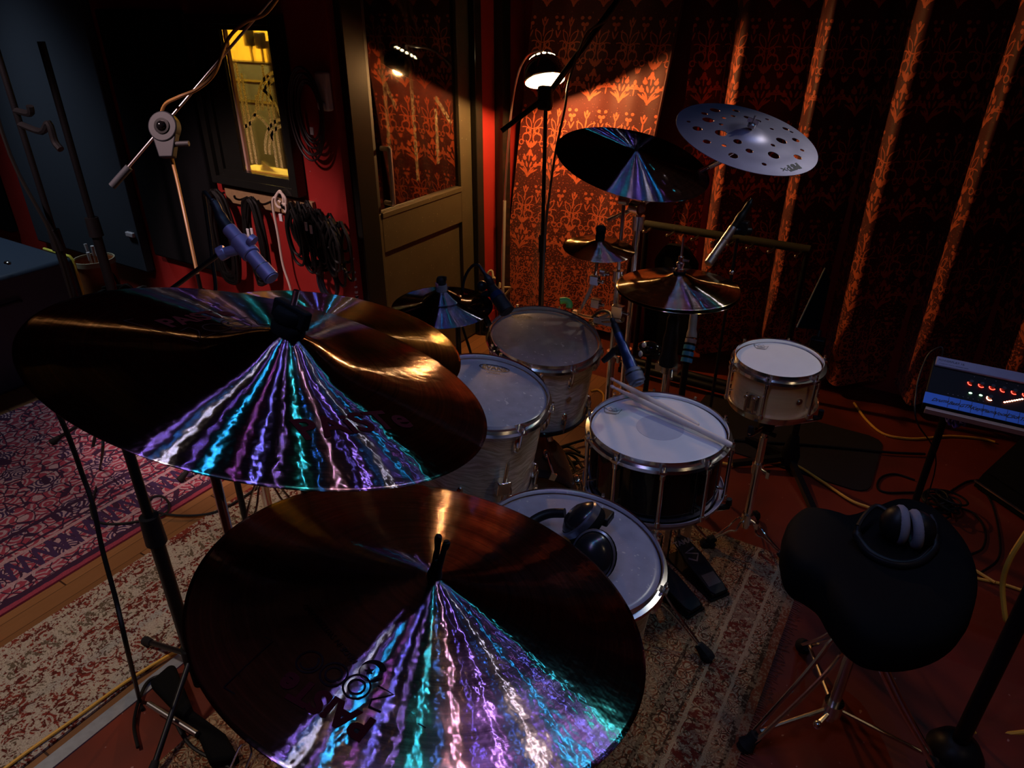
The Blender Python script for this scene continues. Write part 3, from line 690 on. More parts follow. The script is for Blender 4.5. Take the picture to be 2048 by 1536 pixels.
# hi-hat pair
t7, h7, T7 = cymbal('hi_hat_cymbal', 'upper hi-hat cymbal reflecting orange curtain under chrome clutch', (-.598, 1.902, .954), (-.01, 0, 1), .178, [(0, .044), (.08, .043), (.16, .037), (.24, .028), (.34, .0215), (.6, .0135), (1, 0)], M['cym_brass'], 'pair of hi-hat cymbals')
obj('hat_clutch', MB().lathe([(0, .044), (.013, .044), (.015, .048), (.013, .056), (.0095, .058), (.0095, .066), (.012, .068), (.012, .074), (.0075, .077), (.0075, .092), (.006, .094), (0, .094)], 18).cyl((.006, 0, .083), (.024, 0, .083), .004, seg=8), M['chrome'], t7, local=True)
obj('clutch_felt', MB().lathe([(0.004, .040), (.017, .041), (.019, .045), (.018, .050), (.004, .052)], 18), M['felt'], t7, local=True)
cymbal('hi_hat_cymbal', 'lower hi-hat cymbal facing upward beneath its twin', (-.598, 1.902, .944), (-.01, 0, -1), .178, [(0, .044), (.08, .043), (.16, .037), (.24, .028), (.34, .0215), (.6, .0135), (1, 0)], M['cym_brass'], 'pair of hi-hat cymbals')
# dark stack with taped bell
t8, h8, T8 = cymbal('stack_cymbal', 'small dark stack cymbal with taped black post near the door', (-1.11, 1.44, .943), (.027, -.03, .999), .14, [(0, .030), (.2, .028), (.35, .016), (.5, .010), (.8, .003), (1, 0)], M['cym_black'])
obj('bell_plate', MB().lathe([(.004, .047), (.016, .047), (.026, .041), (.040, .032), (.054, .0245), (.054, .0225), (.040, .030), (.004, .045)], 40, close=True), M['cym_black'], t8, local=True)
tp = obj('taped_post', MB().lathe([(0, .042), (.0155, .042), (.0155, .060), (.0150, .066), (.013, .066), (.0125, .080), (.011, .083), (0, .083)], 18), M['tape'], t8, local=True, label='grey tape wrapped post')
obj('post_cap', MB().lathe([(.0, .066), (.0135, .066), (.0135, .079), (.010, .086), (0, .088)], 14).box((.006, -.003, .080), (.017, .003, .090)), M['black'], tp, local=True)
obj('pink_tape', MB().prism(circ(0, 0, .0162, 10, -2.6, -1.6)+[(0, 0)], .061, .071), M['tape_pink'], tp, local=True)

# ================================================================== drums
def hoop_part(mb, R, z0, hgt):     # triple flanged hoop
    return mb.lathe([(R-.010, z0), (R-.0085, z0+.003), (R-.0085, z0-hgt*.55), (R+.002, z0-hgt*.62), (R+.003, z0-hgt), (R+.0015, z0-hgt), (R+.0005, z0-hgt*.68), (R-.0105, z0-hgt*.6), (R-.0105, z0)], 72, close=True)
def drum(name, label, cat, c, n, R, depth, shell, head, lugs, phase, xdir=None, style='lug', hoopm='chrome', print_=None, group=None, hgt=.024, bottom=None):
    T = rotz_to(n, c, xdir); t = thing(name, label, cat, T=T, group=group)
    s = R-.014
    obj('shell', MB().lathe([(s, -.016), (s, -depth), (s-.006, -depth), (s-.006, -.016)], 72, close=True), shell, t, local=True)
    hd = obj('drum_head', MB().lathe([(0, -.0068), (s-.014, -.0070), (s-.006, -.0080), (s+.001, -.013), (s+.0005, -.016), (0, -.0105)], 72), head, t, local=True)
    obj('top_hoop', hoop_part(MB(), R, .0, hgt), M[hoopm], t, local=True)
    mb = MB(); hoop_part(mb, R, 0, hgt); bmesh.ops.transform(mb.b, matrix=Matrix.Translation((0, 0, -depth-.004)) @ Matrix.Diagonal((1, 1, -1, 1)), verts=mb.b.verts)
    obj('bottom_hoop', mb, M[bottom or hoopm], t, local=True)
    obj('bottom_head', MB().lathe([(0, -depth-.002), (s+.001, -depth-.002), (s+.001, -depth+.001), (0, -depth+.001)], 48), M['head_grey'], t, local=True)
    for k in range(lugs):
        az = phase+2*PI*k/lugs; Rm = Matrix.Rotation(az, 4, 'Z')
        if style == 'tube':
            mb = MB().cyl((R+.004, 0, -.020), (R+.004, 0, -depth+.012), .0052, seg=10)
            for z in (-.040, -depth*.5, -depth+.03): pass
            mb.cyl((s-.001, 0, -.045), (R+.004, 0, -.045), .004, seg=8).cyl((s-.001, 0, -depth+.045), (R+.004, 0, -depth+.045), .004, seg=8)
            for z in (-.030, -depth+.022): mb.cyl((R+.004, 0, z-.006), (R+.004, 0, z+.006), .0075, seg=10)
        elif style == 'long':
            mb = MB().sphere((s+.006, 0, -depth*.5), 1, (.010, .010, depth*.5-.035), seg=12)
            mb.cyl((R+.003, 0, -.012), (R+.003, 0, -depth+.01), .0030, seg=8)
        else:
            mb = MB().sphere((s+.004, 0, -depth+.058), 1, (.012, .011, .026), seg=12).cyl((R+.001, 0, -depth+.008), (R+.001, 0, -depth+.060), .0032, seg=8)
            bmesh.ops.transform(mb.b, matrix=Rm, verts=mb.b.verts); obj('lug', mb, M['chrome'], t, local=True)
            mb = MB().sphere((s+.004, 0, -.062), 1, (.012, .011, .026), seg=12).cyl((R+.001, 0, -.010), (R+.001, 0, -.062), .0032, seg=8)
        bmesh.ops.transform(mb.b, matrix=Rm, verts=mb.b.verts)
        lg = obj('lug', mb, M['chrome'], t, local=True)
        mb = MB().box((R-.008, -.009, -.020), (R+.010, .009, -.013)).cyl((R+.003, 0, -.014), (R+.003, 0, -.002), .0045, seg=8).box((R+.0005, -.0035, -.003), (R+.0055, .0035, .005))
        bmesh.ops.transform(mb.b, matrix=Rm, verts=mb.b.verts); obj('hoop_claw', mb, M['chrome'], lg, local=True)
    return t, T, s
def drum_print(t, T, px, py, txt, size, up_px, mat='print_grey', oval=None, sub=None, crown=False):
    """print at the point of the head seen at (px, py); up_px = a point the letter tops look towards"""
    p = local_of(T, px, py, -.006); q = local_of(T, *up_px, -.006); u = (q-p); u.z = 0; u.normalize(); r = V((u.y, -u.x, 0))
    f = lambda x, y: V((p.x+r.x*x+u.x*y, p.y+r.y*x+u.y*y, -.0060))
    if txt: obj('printed_logo', text_bm(txt, size, f, 0, size*.03), M[mat], t, local=True)
    P = []
    if oval: P.append([(oval[0]*math.cos(2*PI*k/40), oval[1]*math.sin(2*PI*k/40)) for k in range(41)])
    if crown: w = size; P += [[(-1.5*w, .9*w), (-1.1*w, -.6*w), (1.1*w, -.6*w), (1.5*w, .9*w), (.75*w, .35*w), (.45*w, 1.1*w), (0, .45*w), (-.45*w, 1.1*w), (-.75*w, .35*w), (-1.5*w, .9*w)], [(-.9*w, -.9*w), (.9*w, -.9*w)]]
    if P: obj('printed_oval' if oval else 'printed_crown', strokes(P, size*.14, f), M[mat], t, local=True)
    if sub: obj('printed_text', text_bm(sub, size*.45, lambda x, y: f(x, y-size*1.15)), M[mat], t, local=True)
up = V((0, 0, 1))
n1 = V((.156, -.071, .985)).normalized()
d1, TD1, _ = drum('tom_drum', 'rear oyster white tom with clear head showing an orange reflection', 'drum', (-.974, 1.789, .754), n1, .185, .27, M['oyster'], M['head_clear'], 8, .25, bottom='hoop_black')
drum_print(d1, TD1, 1044, 634, 'EVANS', .018, (1046, 605), 'print_black', (.034, .012), 'GENERA')
n2 = V((.164, .002, .986)).normalized()
d2, TD2, _ = drum('tom_drum', 'middle oyster white tom half hidden by the left crash cymbals', 'drum', (-.871, 1.293, .822), n2, .1725, .28, M['oyster'], M['head_clear2'], 8, .35)
drum_print(d2, TD2, 989, 736, 'EVANS', .022, (996, 705), 'print_black', (.040, .014), 'GENERA')
n3 = V((.091, .054, .994)).normalized()
d3, TD3, _ = drum('floor_tom', 'oyster white floor tom holding headphones behind the ride cymbal', 'drum', (-.497, 1.055, .653), n3, .21, .40, M['oyster'], M['head_grey'], 8, .10)
# square floor tom legs with brackets
for az in (-.42, 1.65, 3.75):
    Rm = Matrix.Rotation(az, 4, 'Z'); mb = MB().box((.197, -.022, -.30), (.232, .022, -.262)).cyl((.225, .018, -.28), (.255, .030, -.278), .005, seg=8)
    bmesh.ops.transform(mb.b, matrix=Rm, verts=mb.b.verts); br = obj('leg_bracket', mb, M['chrome'], d3, local=True, bevel=.004)
    mb = MB().cyl((.218, 0, -.19), (.218, 0, -.60), .0055, seg=10); bmesh.ops.transform(mb.b, matrix=Rm, verts=mb.b.verts); obj('leg', mb, M['chrome_dark'], br, local=True)
    mb = MB().cyl((.218, 0, -.60), (.218, 0, -.652), .012, .016, seg=12).box((.196, -.02, -.345), (.236, .02, -.302)); bmesh.ops.transform(mb.b, matrix=Rm, verts=mb.b.verts); obj('rubber_foot', mb, M['rubber'], br, local=True)
for az in (-.6, 3.0, 4.2):
    Rm = Matrix.Rotation(az, 4, 'Z'); mb = MB().box((.160, -.018, -.20), (.188, .018, -.16)); bmesh.ops.transform(mb.b, matrix=Rm, verts=mb.b.verts); br = obj('leg_bracket', mb, M['chrome'], d2, local=True, bevel=.003)
    mb = MB().cyl((.180, 0, -.10), (.180, 0, -.80), .005, seg=10); bmesh.ops.transform(mb.b, matrix=Rm, verts=mb.b.verts); obj('leg', mb, M['chrome'], br, local=True)
sn, TSN, _ = drum('snare_drum', 'black snare drum with chrome tube lugs and two drumsticks on it', 'drum', (-.488, 1.531, .712), (-.012, 0, 1), .1875, .195, M['black_shell'], M['head_white'], 10, .12, style='tube', bottom='hoop_satin')
drum_print(sn, TSN, 1224, 822, '', .0165, (1232, 800), crown=True); drum_print(sn, TSN, 1226, 822, 'REMO', .009, (1234, 800))
cdot = local_of(TSN, 1326, 855, -.006)
obj('center_dot', MB().lathe([(0, -.0064), (.062, -.0064), (.062, -.0068), (0, -.0068)], 48, Matrix.Translation((cdot.x*.4, cdot.y*.4, 0))), plain('reverse dot', (.44, .44, .50), .5, var=.1), sn, local=True)
obj('snare_throw', MB().box((-.02, .186, -.12), (.02, .205, -.05)).cyl((0, .205, -.085), (.03, .225, -.07), .005), M['chrome'], sn, local=True, bevel=.003)
ss_, TSS, _ = drum('side_snare', 'small maple side snare drum standing right of the hi-hat', 'drum', (-.302, 2.027, .750), (0, -.03, .999), .135, .155, M['maple'], M['head_white'], 6, .55, style='tube')
drum_print(ss_, TSS, 1522, 694, '', .0145, (1524, 672), crown=True); drum_print(ss_, TSS, 1522, 694, 'REMO', .008, (1524, 672))
azb = math.atan2(*(lambda q: (q.y, q.x))(local_of(TSS, 1596, 802, -.085)))
az2 = math.atan2(*(lambda q: (q.y, q.x))(local_of(TSS, 1498, 800, -.085)))
mb = MB().cyl((.119, 0, -.085), (.125, 0, -.085), .010, seg=16).cyl((.125, 0, -.085), (.128, 0, -.085), .005, seg=10); bmesh.ops.transform(mb.b, matrix=Matrix.Rotation(azb, 4, 'Z'), verts=mb.b.verts); obj('round_badge', mb, M['chrome_dark'], ss_, local=True)
mb = MB().box((.120, -.022, -.135), (.131, .022, -.075)).cyl((.131, -.012, -.08), (.150, -.012, -.08), .007, seg=12).cyl((.131, .012, -.08), (.150, .012, -.08), .007, seg=12).cyl((.14, -.012, -.08), (.14, -.012, -.13), .004).cyl((.14, .012, -.08), (.14, .012, -.13), .004)
bmesh.ops.transform(mb.b, matrix=Matrix.Rotation(az2, 4, 'Z'), verts=mb.b.verts); obj('strainer', mb, M['chrome_dark'], ss_, local=True, bevel=.002)
azb = math.atan2(*(lambda q: (q.y, q.x))(local_of(TD1, 1149, 802, -.12)))
mb = MB().cyl((.170, 0, -.135), (.1755, 0, -.135), .010, seg=16); bmesh.ops.transform(mb.b, matrix=Matrix.Rotation(azb, 4, 'Z'), verts=mb.b.verts); obj('round_badge', mb, M['chrome_dark'], d1, local=True)
# kick drum lying between the toms
kn = V((.62, -.78, 0)).normalized(); kc = V((-.875, 1.525, .222))
kT = rotz_to(kn, kc, (0, 0, 1)); kd = thing('kick_drum', 'small bass drum with dark hoop low between the toms', 'drum', T=kT)
obj('shell', MB().lathe([(.185, -.02), (.185, -.27), (.1783, -.27), (.1783, -.02)], 56, close=True), plain('dark stained shell', (.035, .018, .010), .3), kd, local=True)
obj('drum_head', MB().lathe([(0, .004), (.1773, .002), (.1863, -.01), (.1863, -.02), (0, -.005)], 56), clear_head('amber batter head', (.20, .13, .07)), kd, local=True)
obj('top_hoop', MB().lathe([(.1863, .012), (.18632, .012), (.18632, -.03), (.1863, -.03)], 56, close=True), M['hoop_black'], kd, local=True, label='dark wooden hoop')
for k in range(8):
    mb = MB().cyl((.2041, 0, .016), (.2041, 0, -.10), .004, seg=8).sphere((.1961, 0, -.11), 1, (.012, .011, .024), seg=10).box((.1863, -.01, .010), (.209, .01, .018)); bmesh.ops.transform(mb.b, matrix=Matrix.Rotation(2*PI*k/8+.4, 4, 'Z'), verts=mb.b.verts); obj('claw_hook', mb, M['chrome'], kd, local=True)
obj('spur', MB().tube([kc+V((-.22, .02, -.02)), kc+V((-.33, -.04, -.12)), kc+V((-.36, -.06, -.215))], .007), M['chrome'], kd)
obj('tom_post', MB().cyl((-.90, 1.71, .42), (-.93, 1.73, .485), .011).sphere((-.91, 1.715, .45), .02), M['chrome'], kd)

# ================================================================== stands
def leg_pair(mb, a, b, w=.012, r=.0036, kink=True):
    """double-braced stand leg made of two bent rods from the collar a to the foot b"""
    a, b = V(a), V(b); d = (b-a); s = d.cross(up).normalized()
    for k in (-1, 1):
        o = s*k*w
        if kink: mb.tube([a+o*.8, a+d*.10+o*.9+up*.012, a+d*.24+o*1.5-up*.004, a+d*.42+o*.7, b+o*.25], r, 6, 3)
        else: mb.tube([a+o, b+o*.4], r, 6, 1)
    return mb
def tripod(t, x, y, hub, spread, ph, mat='chrome', double=True, footr=.012, rad=None, step=2*PI/3):
    c = V((x, y, hub))
    for k in range(3):
        a = ph+step*k; f = V((x+spread*math.cos(a), y+spread*math.sin(a), .025)); mb = MB()
        if double: leg_pair(mb, c+(f-c).normalized()*.018, f)
        else: mb.cyl(c, f, rad or .008, seg=10)
        l = obj('leg', mb, M[mat], t)
        d = (f-c).normalized(); obj('rubber_foot', MB().tube([f-d*.03, f+d*.012], [footr*.7, footr], 10, 1).sphere((f.x, f.y, footr*.9+.0105), footr), M['rubber'], l)
def pole(t, name, p0, p1, r, mat='chrome', **k): return obj(name, MB().cyl(p0, p1, r, seg=14), M[mat], t, **k)
def straight_stand(label, x, y, top, ztop, hub=.22, spread=.28, ph=.3, name='cymbal_stand', r=(.0125, .0095, .006), mat='chrome', collars=(.45, .75), step=2*PI/3, double=True):
    t = thing(name, label, 'stand', (x, y, 0))
    z1 = hub+(ztop-hub)*collars[0]; z2 = hub+(ztop-hub)*collars[1]
    pole(t, 'base_tube', (x, y, .05), (x, y, z1), r[0], mat); pole(t, 'middle_tube', (x, y, z1), (x, y, z2), r[1], mat); pole(t, 'top_tube', (x, y, z2), (x, y, ztop), r[2], mat)
    for z in (z1, z2):
        obj('clamp_collar', MB().cyl((x, y, z-.022), (x, y, z+.014), .0175, seg=16).cyl((x, y, z), (x+.035, y-.02, z), .005, seg=8).box((x+.030, y-.030, z-.012), (x+.038, y-.012, z+.012)), M[mat], t)
    obj('leg_collar', MB().cyl((x, y, hub-.02), (x, y, hub+.025), .02, seg=16).cyl((x, y, hub), (x+.03, y+.02, hub), .005, seg=8), M[mat], t)
    tripod(t, x, y, hub, spread, ph, mat, double, step=step)
    if top is not None:
        p, n = V(top[0]), V(top[1]); b = V((x, y, ztop))
        obj('tilter', MB().tube([b, b+(p-n*.02-b)*.5+up*.0, p-n*.02], .0058, 8, 3).cyl(b-V((.013, 0, 0)), b+V((.013, 0, 0)), .014, seg=16).cyl(p-n*.02, p+n*.03, .004, seg=8), M['chrome_dark'], t)
    return t
straight_stand('chrome cymbal stand under the dark upper crash', -.822, 1.985, ((-.802, 1.98, 1.276), n_ if False else (.258, -.137, .956)), 1.16, ph=-2.75, step=1.15, spread=.24)
# boom stand of the pierced cymbal
bx, by = -.80, 2.06; zc = VZ((bx, by), 412)
t = thing('boom_cymbal_stand', 'chrome boom stand reaching up to the pierced silvery cymbal', 'stand', (bx, by, 0))
pole(t, 'base_tube', (bx, by, .05), (bx, by, .62), .0125); pole(t, 'top_tube', (bx, by, .62), (bx, by, zc-.02), .0095)
obj('clamp_collar', MB().cyl((bx, by, .60), (bx, by, .64), .0175).cyl((bx, by, zc-.075), (bx, by, zc-.03), .017, .020), M['chrome'], t)
bc = V((bx, by, zc)); e5 = V((-.517, 2.102, 1.353))-V((.283, -.183, .941))*.03
bd = (e5-bc).normalized(); q1 = PD(1215, 441, (bc-CAM).dot(fwd)); 
obj('boom_clutch', MB().cyl(bc-V((.016, .016, 0)), bc+V((.018, -.03, 0)), .021, seg=20).cyl(bc+V((.018, -.03, 0)), bc+V((.02, -.036, 0)), .012, seg=12), M['chrome'], t)
obj('boom_arm', MB().cyl(q1, bc, .0062, seg=12).cyl(bc, e5, .0062, seg=12).cyl(e5, e5+V((.283, -.183, .941))*.05, .004, seg=8), M['chrome'], t)
obj('boom_tip', MB().cyl(PD(1418, 336, 1.97), PD(1446, 322, 1.97), .0055, seg=10), M['chrome'], t)
tripod(t, bx, by, .2, .24, .45, step=1.15)
# splash arm with clamps
sp = V((-.797, 1.768, 1.073)); t = thing('splash_cymbal_clamp', 'small chrome clamp arm carrying the coppery splash cymbal', 'clamp', sp)
d6 = (sp-CAM).dot(fwd); A = PD(1190, 560, d6); B = PD(1165, 612, d6+.26); C_ = PD(1152, 628, d6+.52); D_ = PD(1236, 622, d6+.16)
obj('arm', MB().cyl(sp-up*.01, A, .0055, seg=10).tube([A, B, C_], .0062, 8, 4).tube([C_, PD(1190, 635, d6+.34), D_], .007, 8, 4), M['chrome'], t)
for p, s in ((A, .013), (PD(1206, 545, d6), .009), (PD(1192, 606, d6+.22), .014), (C_, .013), (D_, .018)):
    obj('clamp', MB().box(p-V((s, s*.7, s)), p+V((s, s*.7, s))).cyl(p, p+V((s*2.2, -s, s*.3)), .0045, seg=8).sphere(p+V((s*2.2, -s, s*.3)), .006, seg=8), M['chrome'], t, bevel=.003)
p = PD(1206, 640, d6+.30); obj('multi_clamp', MB().tube([PD(1172, 652, d6+.40), p, PD(1245, 638, d6+.20)], .012, 8, 3).box(p-V((.03, .012, .014)), p+V((.04, .012, .012))), M['chrome'], t, bevel=.003)
# hi-hat stand
hx, hyy = -.60, 1.905; t = thing('hi_hat_stand', 'chrome hi-hat stand with black sleeve below the cymbals', 'stand', (hx, hyy, 0))
pole(t, 'pull_rod', (hx, hyy, .60), (hx, hyy, 1.102), .0034); pole(t, 'base_tube', (hx, hyy, .06), (hx, hyy, .70), .0125)
obj('upper_tube', MB().tube([(hx, hyy, .870), (hx, hyy, .84), (hx, hyy, .76), (hx, hyy, .70)], [.014, .019, .024, .030], 16, 3), M['black'], t, label='black sleeve')
obj('clamp_collar', MB().cyl((hx, hyy, .675), (hx, hyy, .71), .024).box((hx-.034, hyy-.02, .680), (hx+.038, hyy+.01, .704)).cyl((hx+.02, hyy-.02, .69), (hx+.03, hyy-.05, .68), .006), M['chrome_dark'], t)
obj('seat_cup', MB().lathe([(0, .872), (.022, .872), (.026, .882), (.018, .894), (0, .894)], 20, Matrix.Translation((hx, hyy, 0))), M['black'], t)
tripod(t, hx, hyy, .26, .22, .3, step=1.25)
# dark stack stand
pb = PD(917, 690, 1.98); t = thing('mic_stand', 'thin black stand under the small dark stack cymbal', 'stand', (pb.x, pb.y, 0))
pole(t, 'pole', (pb.x, pb.y, .02), (pb.x, pb.y, .90), .0075, 'black_metal')
obj('side_arm', MB().tube([(pb.x, pb.y, .895), (pb.x*.5-.555, pb.y*.5+.72, .905), (-1.11, 1.44, .915), (-1.11, 1.44, .985)], .0055, 8, 3), M['black_metal'], t)
obj('base_plate', MB().lathe([(0, .001), (.07, .001), (.068, .014), (.02, .024), (0, .024)], 32, Matrix.Translation((pb.x, pb.y, 0))), M['black_metal'], t)
t.name = 'cymbal_stand'
# stands under the near cymbals
straight_stand('chrome stand below the front ride cymbal', -.42, .37, ((-.385, .448, 1.082), (.125, .226, .966)), .98, hub=.30, spread=.30, ph=.5)
straight_stand('chrome stand below the large left crash', -.665, .40, ((-.611, .477, 1.305), (.19, .277, .942)), 1.2, hub=.30, spread=.26, ph=1.6)
straight_stand('black stand of the golden crash behind the left crash', -.83, .67, ((-.799, .71, 1.201), (.135, .15, .979)), 1.12, hub=.28, spread=.24, ph=.1, mat='black_metal')
# snare stands
def snare_stand(label, c, z, R, hub, feet, zt):
    x, y = c; t = thing('snare_stand', label, 'stand', (x, y, 0))
    pole(t, 'base_tube', (x, y, hub-.04), (x, y, zt-.09), .0125); pole(t, 'top_tube', (x, y, zt-.09), (x, y, zt-.045), .009)
    obj('basket_clamp', MB().sphere((x, y, zt-.05), .026).cyl((x-.03, y, zt-.07), (x+.035, y-.01, zt-.07), .007), M['black'], t)
    for k in range(3):
        a = .4+2*PI*k/3; e = V((x+R*math.cos(a), y+R*math.sin(a), zt)); b_ = obj('basket_arm', MB().tube([(x, y, zt-.05), V((x, y, zt-.03))+(e-V((x, y, zt)))*.55, e-up*.008, e+up*.02-(e-V((x, y, zt)))*.02], .0055, 8, 3), M['chrome'], t)
        obj('rubber_tip', MB().tube([e-(e-V((x, y, zt)))*.12-up*.006, e-up*.004, e+up*.022], .0085, 8, 2), M['rubber'], b_)
    for z_ in (hub, (hub+zt)/2): obj('clamp_collar', MB().cyl((x, y, z_-.02), (x, y, z_+.02), .019).cyl((x, y, z_), (x+.04, y-.025, z_+.004), .005, seg=8).box((x+.034, y-.034, z_-.010), (x+.044, y-.016, z_+.014)), M['chrome'], t)
    for fx, fy in feet:
        f = V((fx, fy, .03)); a = V((x, y, hub)); l = obj('leg', leg_pair(MB(), a+(f-a).normalized()*.02, f, .014, .0036), M['chrome'], t)
        d = (f-a).normalized(); obj('rubber_foot', MB().tube([f-d*.025, f+d*.012, f+d*.028], [.013, .020, .017], 8, 1).sphere((f.x+d.x*.012, f.y+d.y*.012, .021), .0205, seg=12), M['rubber'], l)
    return t
snare_stand('chrome stand with large rubber feet holding the black snare', (-.482, 1.533), 0, .205, .20, [(-.262, 1.50), (-.60, 1.73), (-.56, 1.36)], .474)
snare_stand('chrome stand holding the small maple side snare', (-.300, 2.040), 0, .153, .13, [(-.40, 1.975), (-.155, 2.03), (-.30, 2.20)], .552)
# black tripod stand behind the side snare with desk
bx, by = -.272, 2.62; t = thing('music_stand', 'black music stand with narrow desk seen edge-on behind the maple snare', 'stand', (bx, by, 0))
zt = VZ((bx, by), 690)
pole(t, 'pole', (bx, by, .10), (bx, by, zt), .013, 'black_metal')
obj('hub', MB().lathe([(0, .02), (.034, .03), (.038, .07), (.026, .12), (.018, .16), (0, .16)], 16, Matrix.Translation((bx, by, 0))), M['black'], t)
for fx, fy in ((-.47, 2.72), (-.47, 2.50), (-.08, 2.30)): l = obj('leg', MB().box((-.011, 0, -.012), (.011, 1, .012), rotz_to((0, 0, 1), (bx, by, .055), (1, 0, 0)) @ Matrix.Rotation(math.atan2(-(fx-bx), fy-by), 4, 'Z') @ Matrix.Rotation(-.15, 4, 'X') @ Matrix.Diagonal((1, math.hypot(fx-bx, fy-by), 1, 1))), M['black_metal'], t)
dm = (V((bx, by, zt))-CAM).dot(fwd)
a0, a1, a2, a3 = PD(1650, 536, dm+.05), PD(1593, 655, dm), PD(1640, 660, dm), PD(1662, 560, dm+.05)
mb = MB(); bk = fwd*.012
vs = [mb.b.verts.new(p) for p in (a0, a1, a2, a3)]; ws = [mb.b.verts.new(p+bk) for p in (a0, a1, a2, a3)]
mb.b.faces.new(vs); mb.b.faces.new(ws[::-1])
for i in range(4): mb.b.faces.new((vs[i], ws[i], ws[(i+1) % 4], vs[(i+1) % 4]))
obj('desk', mb, M['black_gloss'], t, bevel=.003)
obj('desk_edge', MB().tube([a0, a0+(a1-a0)*.5, a1], .0028, 6, 1), plain('grey edge highlight', (.20, .19, .15), .5), t, label='front edge with its highlight drawn in grey')  # grey tube paints the highlight along the desk edge
pz = V((bx, by, zt)); obj('desk_clamp', MB().box(pz-V((.022, .02, .03)), pz+V((.03, .02, .03))).cyl(pz, a2, .008), M['black'], t, bevel=.004)
# guitar rack by the curtain
gy = 3.22; xl, xr = PY(1290, 452, gy).x, PY(1622, 495, gy).x; zr = (PY(1290, 452, gy).z+PY(1622, 495, gy).z)/2
t = thing('guitar_rack', 'black padded guitar rack with pegs standing before the curtain', 'rack', ((xl+xr)/2, gy, 0))
obj('top_rail', MB().cyl((xl, gy, zr), (xr, gy, zr), .019), plain('olive black foam', (.028, .027, .018), .75, spec=.2), t)
for px in (1303, 1350, 1400, 1440, 1472, 1512, 1556, 1612):
    x = PY(px, 470, gy).x; obj('peg', MB().tube([(x, gy-.015, zr-.012), (x-.01, gy-.05, zr-.022), (x-.012, gy-.075, zr-.016)], .0055, 6, 2).sphere((x-.012, gy-.078, zr-.015), .008, seg=8), M['chrome_dark'], t)
for x in (xl+.01, xr-.01): obj('side_post', MB().cyl((x, gy, .012), (x, gy, zr), .014).box((x-.014, gy-.18, .001), (x+.014, gy+.08, .03)), M['black_metal'], t)
for yy_, zz_ in ((gy-.10, .045), (gy-.16, .042)): obj('bottom_rail', MB().cyl((xl, yy_, zz_), (xr, yy_, zz_), .02), M['black'], t)
tag(obj('guitar_case', MB().prism([(xl+.04, .07), (xl+.28, .07), (xl+.30, .30), (xl+.25, .42), (xl+.27, .56), (xl+.20, .64), (xl+.10, .64), (xl+.05, .56), (xl+.07, .42), (xl+.02, .30)], gy+.022, gy+.10, Matrix(((1, 0, 0, 0), (0, 0, 1, 0), (0, 1, 0, 0), (0, 0, 0, 1)))), M['panel_black'], bevel=.02), 'black instrument case standing in the rack left of the hi-hat rod', 'case')
pb_ = [PD(1388, 625, 2.55), PD(1383, 675, 2.55), PD(1372, 726, 2.55)]
t = thing('striped_tube', 'pale grey tube with bright blue bands beside the hi-hat stand', 'tube', pb_[2])
obj('sleeve', MB().tube([pb_[0], pb_[0]*.5+pb_[1]*.5, pb_[1]], [.014, .015, .019], 12, 3), M['bottle_grey'], t)
for k in range(4):
    a = pb_[1]+(pb_[2]-pb_[1])*(k/4+.06); b = pb_[1]+(pb_[2]-pb_[1])*(k/4+.22); obj('band', MB().cyl(a, b, .021, seg=14), M['bottle_blue' if k else 'bottle_grey'], t)
    if k < 3: obj('gap_ring', MB().cyl(b, pb_[1]+(pb_[2]-pb_[1])*((k+1)/4+.06), .017, seg=14), M['black'], t)
fl = pb_[2]; obj('post', MB().cyl(fl, (fl.x, fl.y, .001), .012), M['black'], t)
p = PD(1300, 697, 2.32); t = thing('drop_clutch', 'glossy black clamp with painted white glints lying low behind the snare microphone', 'clamp', p)
obj('clamp_body', MB().sphere(p, .032, (1.3, .8, .8)).box(p+V((-.04, -.01, -.03)), p+V((.045, .03, -.012))), M['black_gloss'], t)
obj('white_glint', MB().sphere(PD(1288, 690, 2.285), .008, (1, 1, 1.2), seg=10).sphere(PD(1281, 708, 2.285), .009, (.8, .8, 1.3), seg=10), M['tag_white'], t)  # white blobs paint the highlights on the glossy black body
obj('clamp_post', MB().cyl(p, (p.x, p.y, .001), .009), M['black_metal'], t)
# pole stands at left
def black_stand(label, p, ztop, r=.013, boom=None, ph=.3, hub=.14, spread=.26, name='microphone_stand'):
    x, y = p; t = thing(name, label, 'stand', (x, y, 0)); zm = ztop*.55
    pole(t, 'lower_tube', (x, y, .03), (x, y, zm), r, 'black_metal'); pole(t, 'upper_tube', (x, y, zm), (x, y, ztop), r*.68, 'black_metal')
    obj('clutch', MB().cyl((x, y, zm-.05), (x, y, zm+.03), r*1.45, r*1.3), M['black'], t)
    tripod(t, x, y, hub, spread, ph, 'black_metal', False, .014, .0075)
    obj('hub', MB().cyl((x, y, hub-.03), (x, y, hub+.03), .024), M['black'], t)
    return t
m1 = PZ(405, 1380, 0); mt = black_stand('thick black microphone stand rising from the worn runner in front', (m1.x, m1.y), 1.06, .017, ph=1.0)
mtop = V((m1.x, m1.y, 1.06)); mclip = PD(438, 508, 1.15)
obj('boom_arm', MB().cyl(mtop-(mclip-mtop)*.12, mclip, .0042, seg=10).sphere(mtop, .020), M['black_metal'], mt)
m2 = PZ(505, 1100, 0); t = thing('microphone_stand', 'slim black stand beside the chrome stand left of the ride', 'stand', (m2.x, m2.y, 0)); pole(t, 'pole', (m2.x, m2.y, .02), (m2.x, m2.y, .78), .0105, 'black_metal'); obj('base_plate', MB().lathe([(0, .009), (.06, .009), (.058, .018), (.012, .026), (0, .026)], 28, Matrix.Translation((m2.x, m2.y, 0))), M['black_metal'], t)
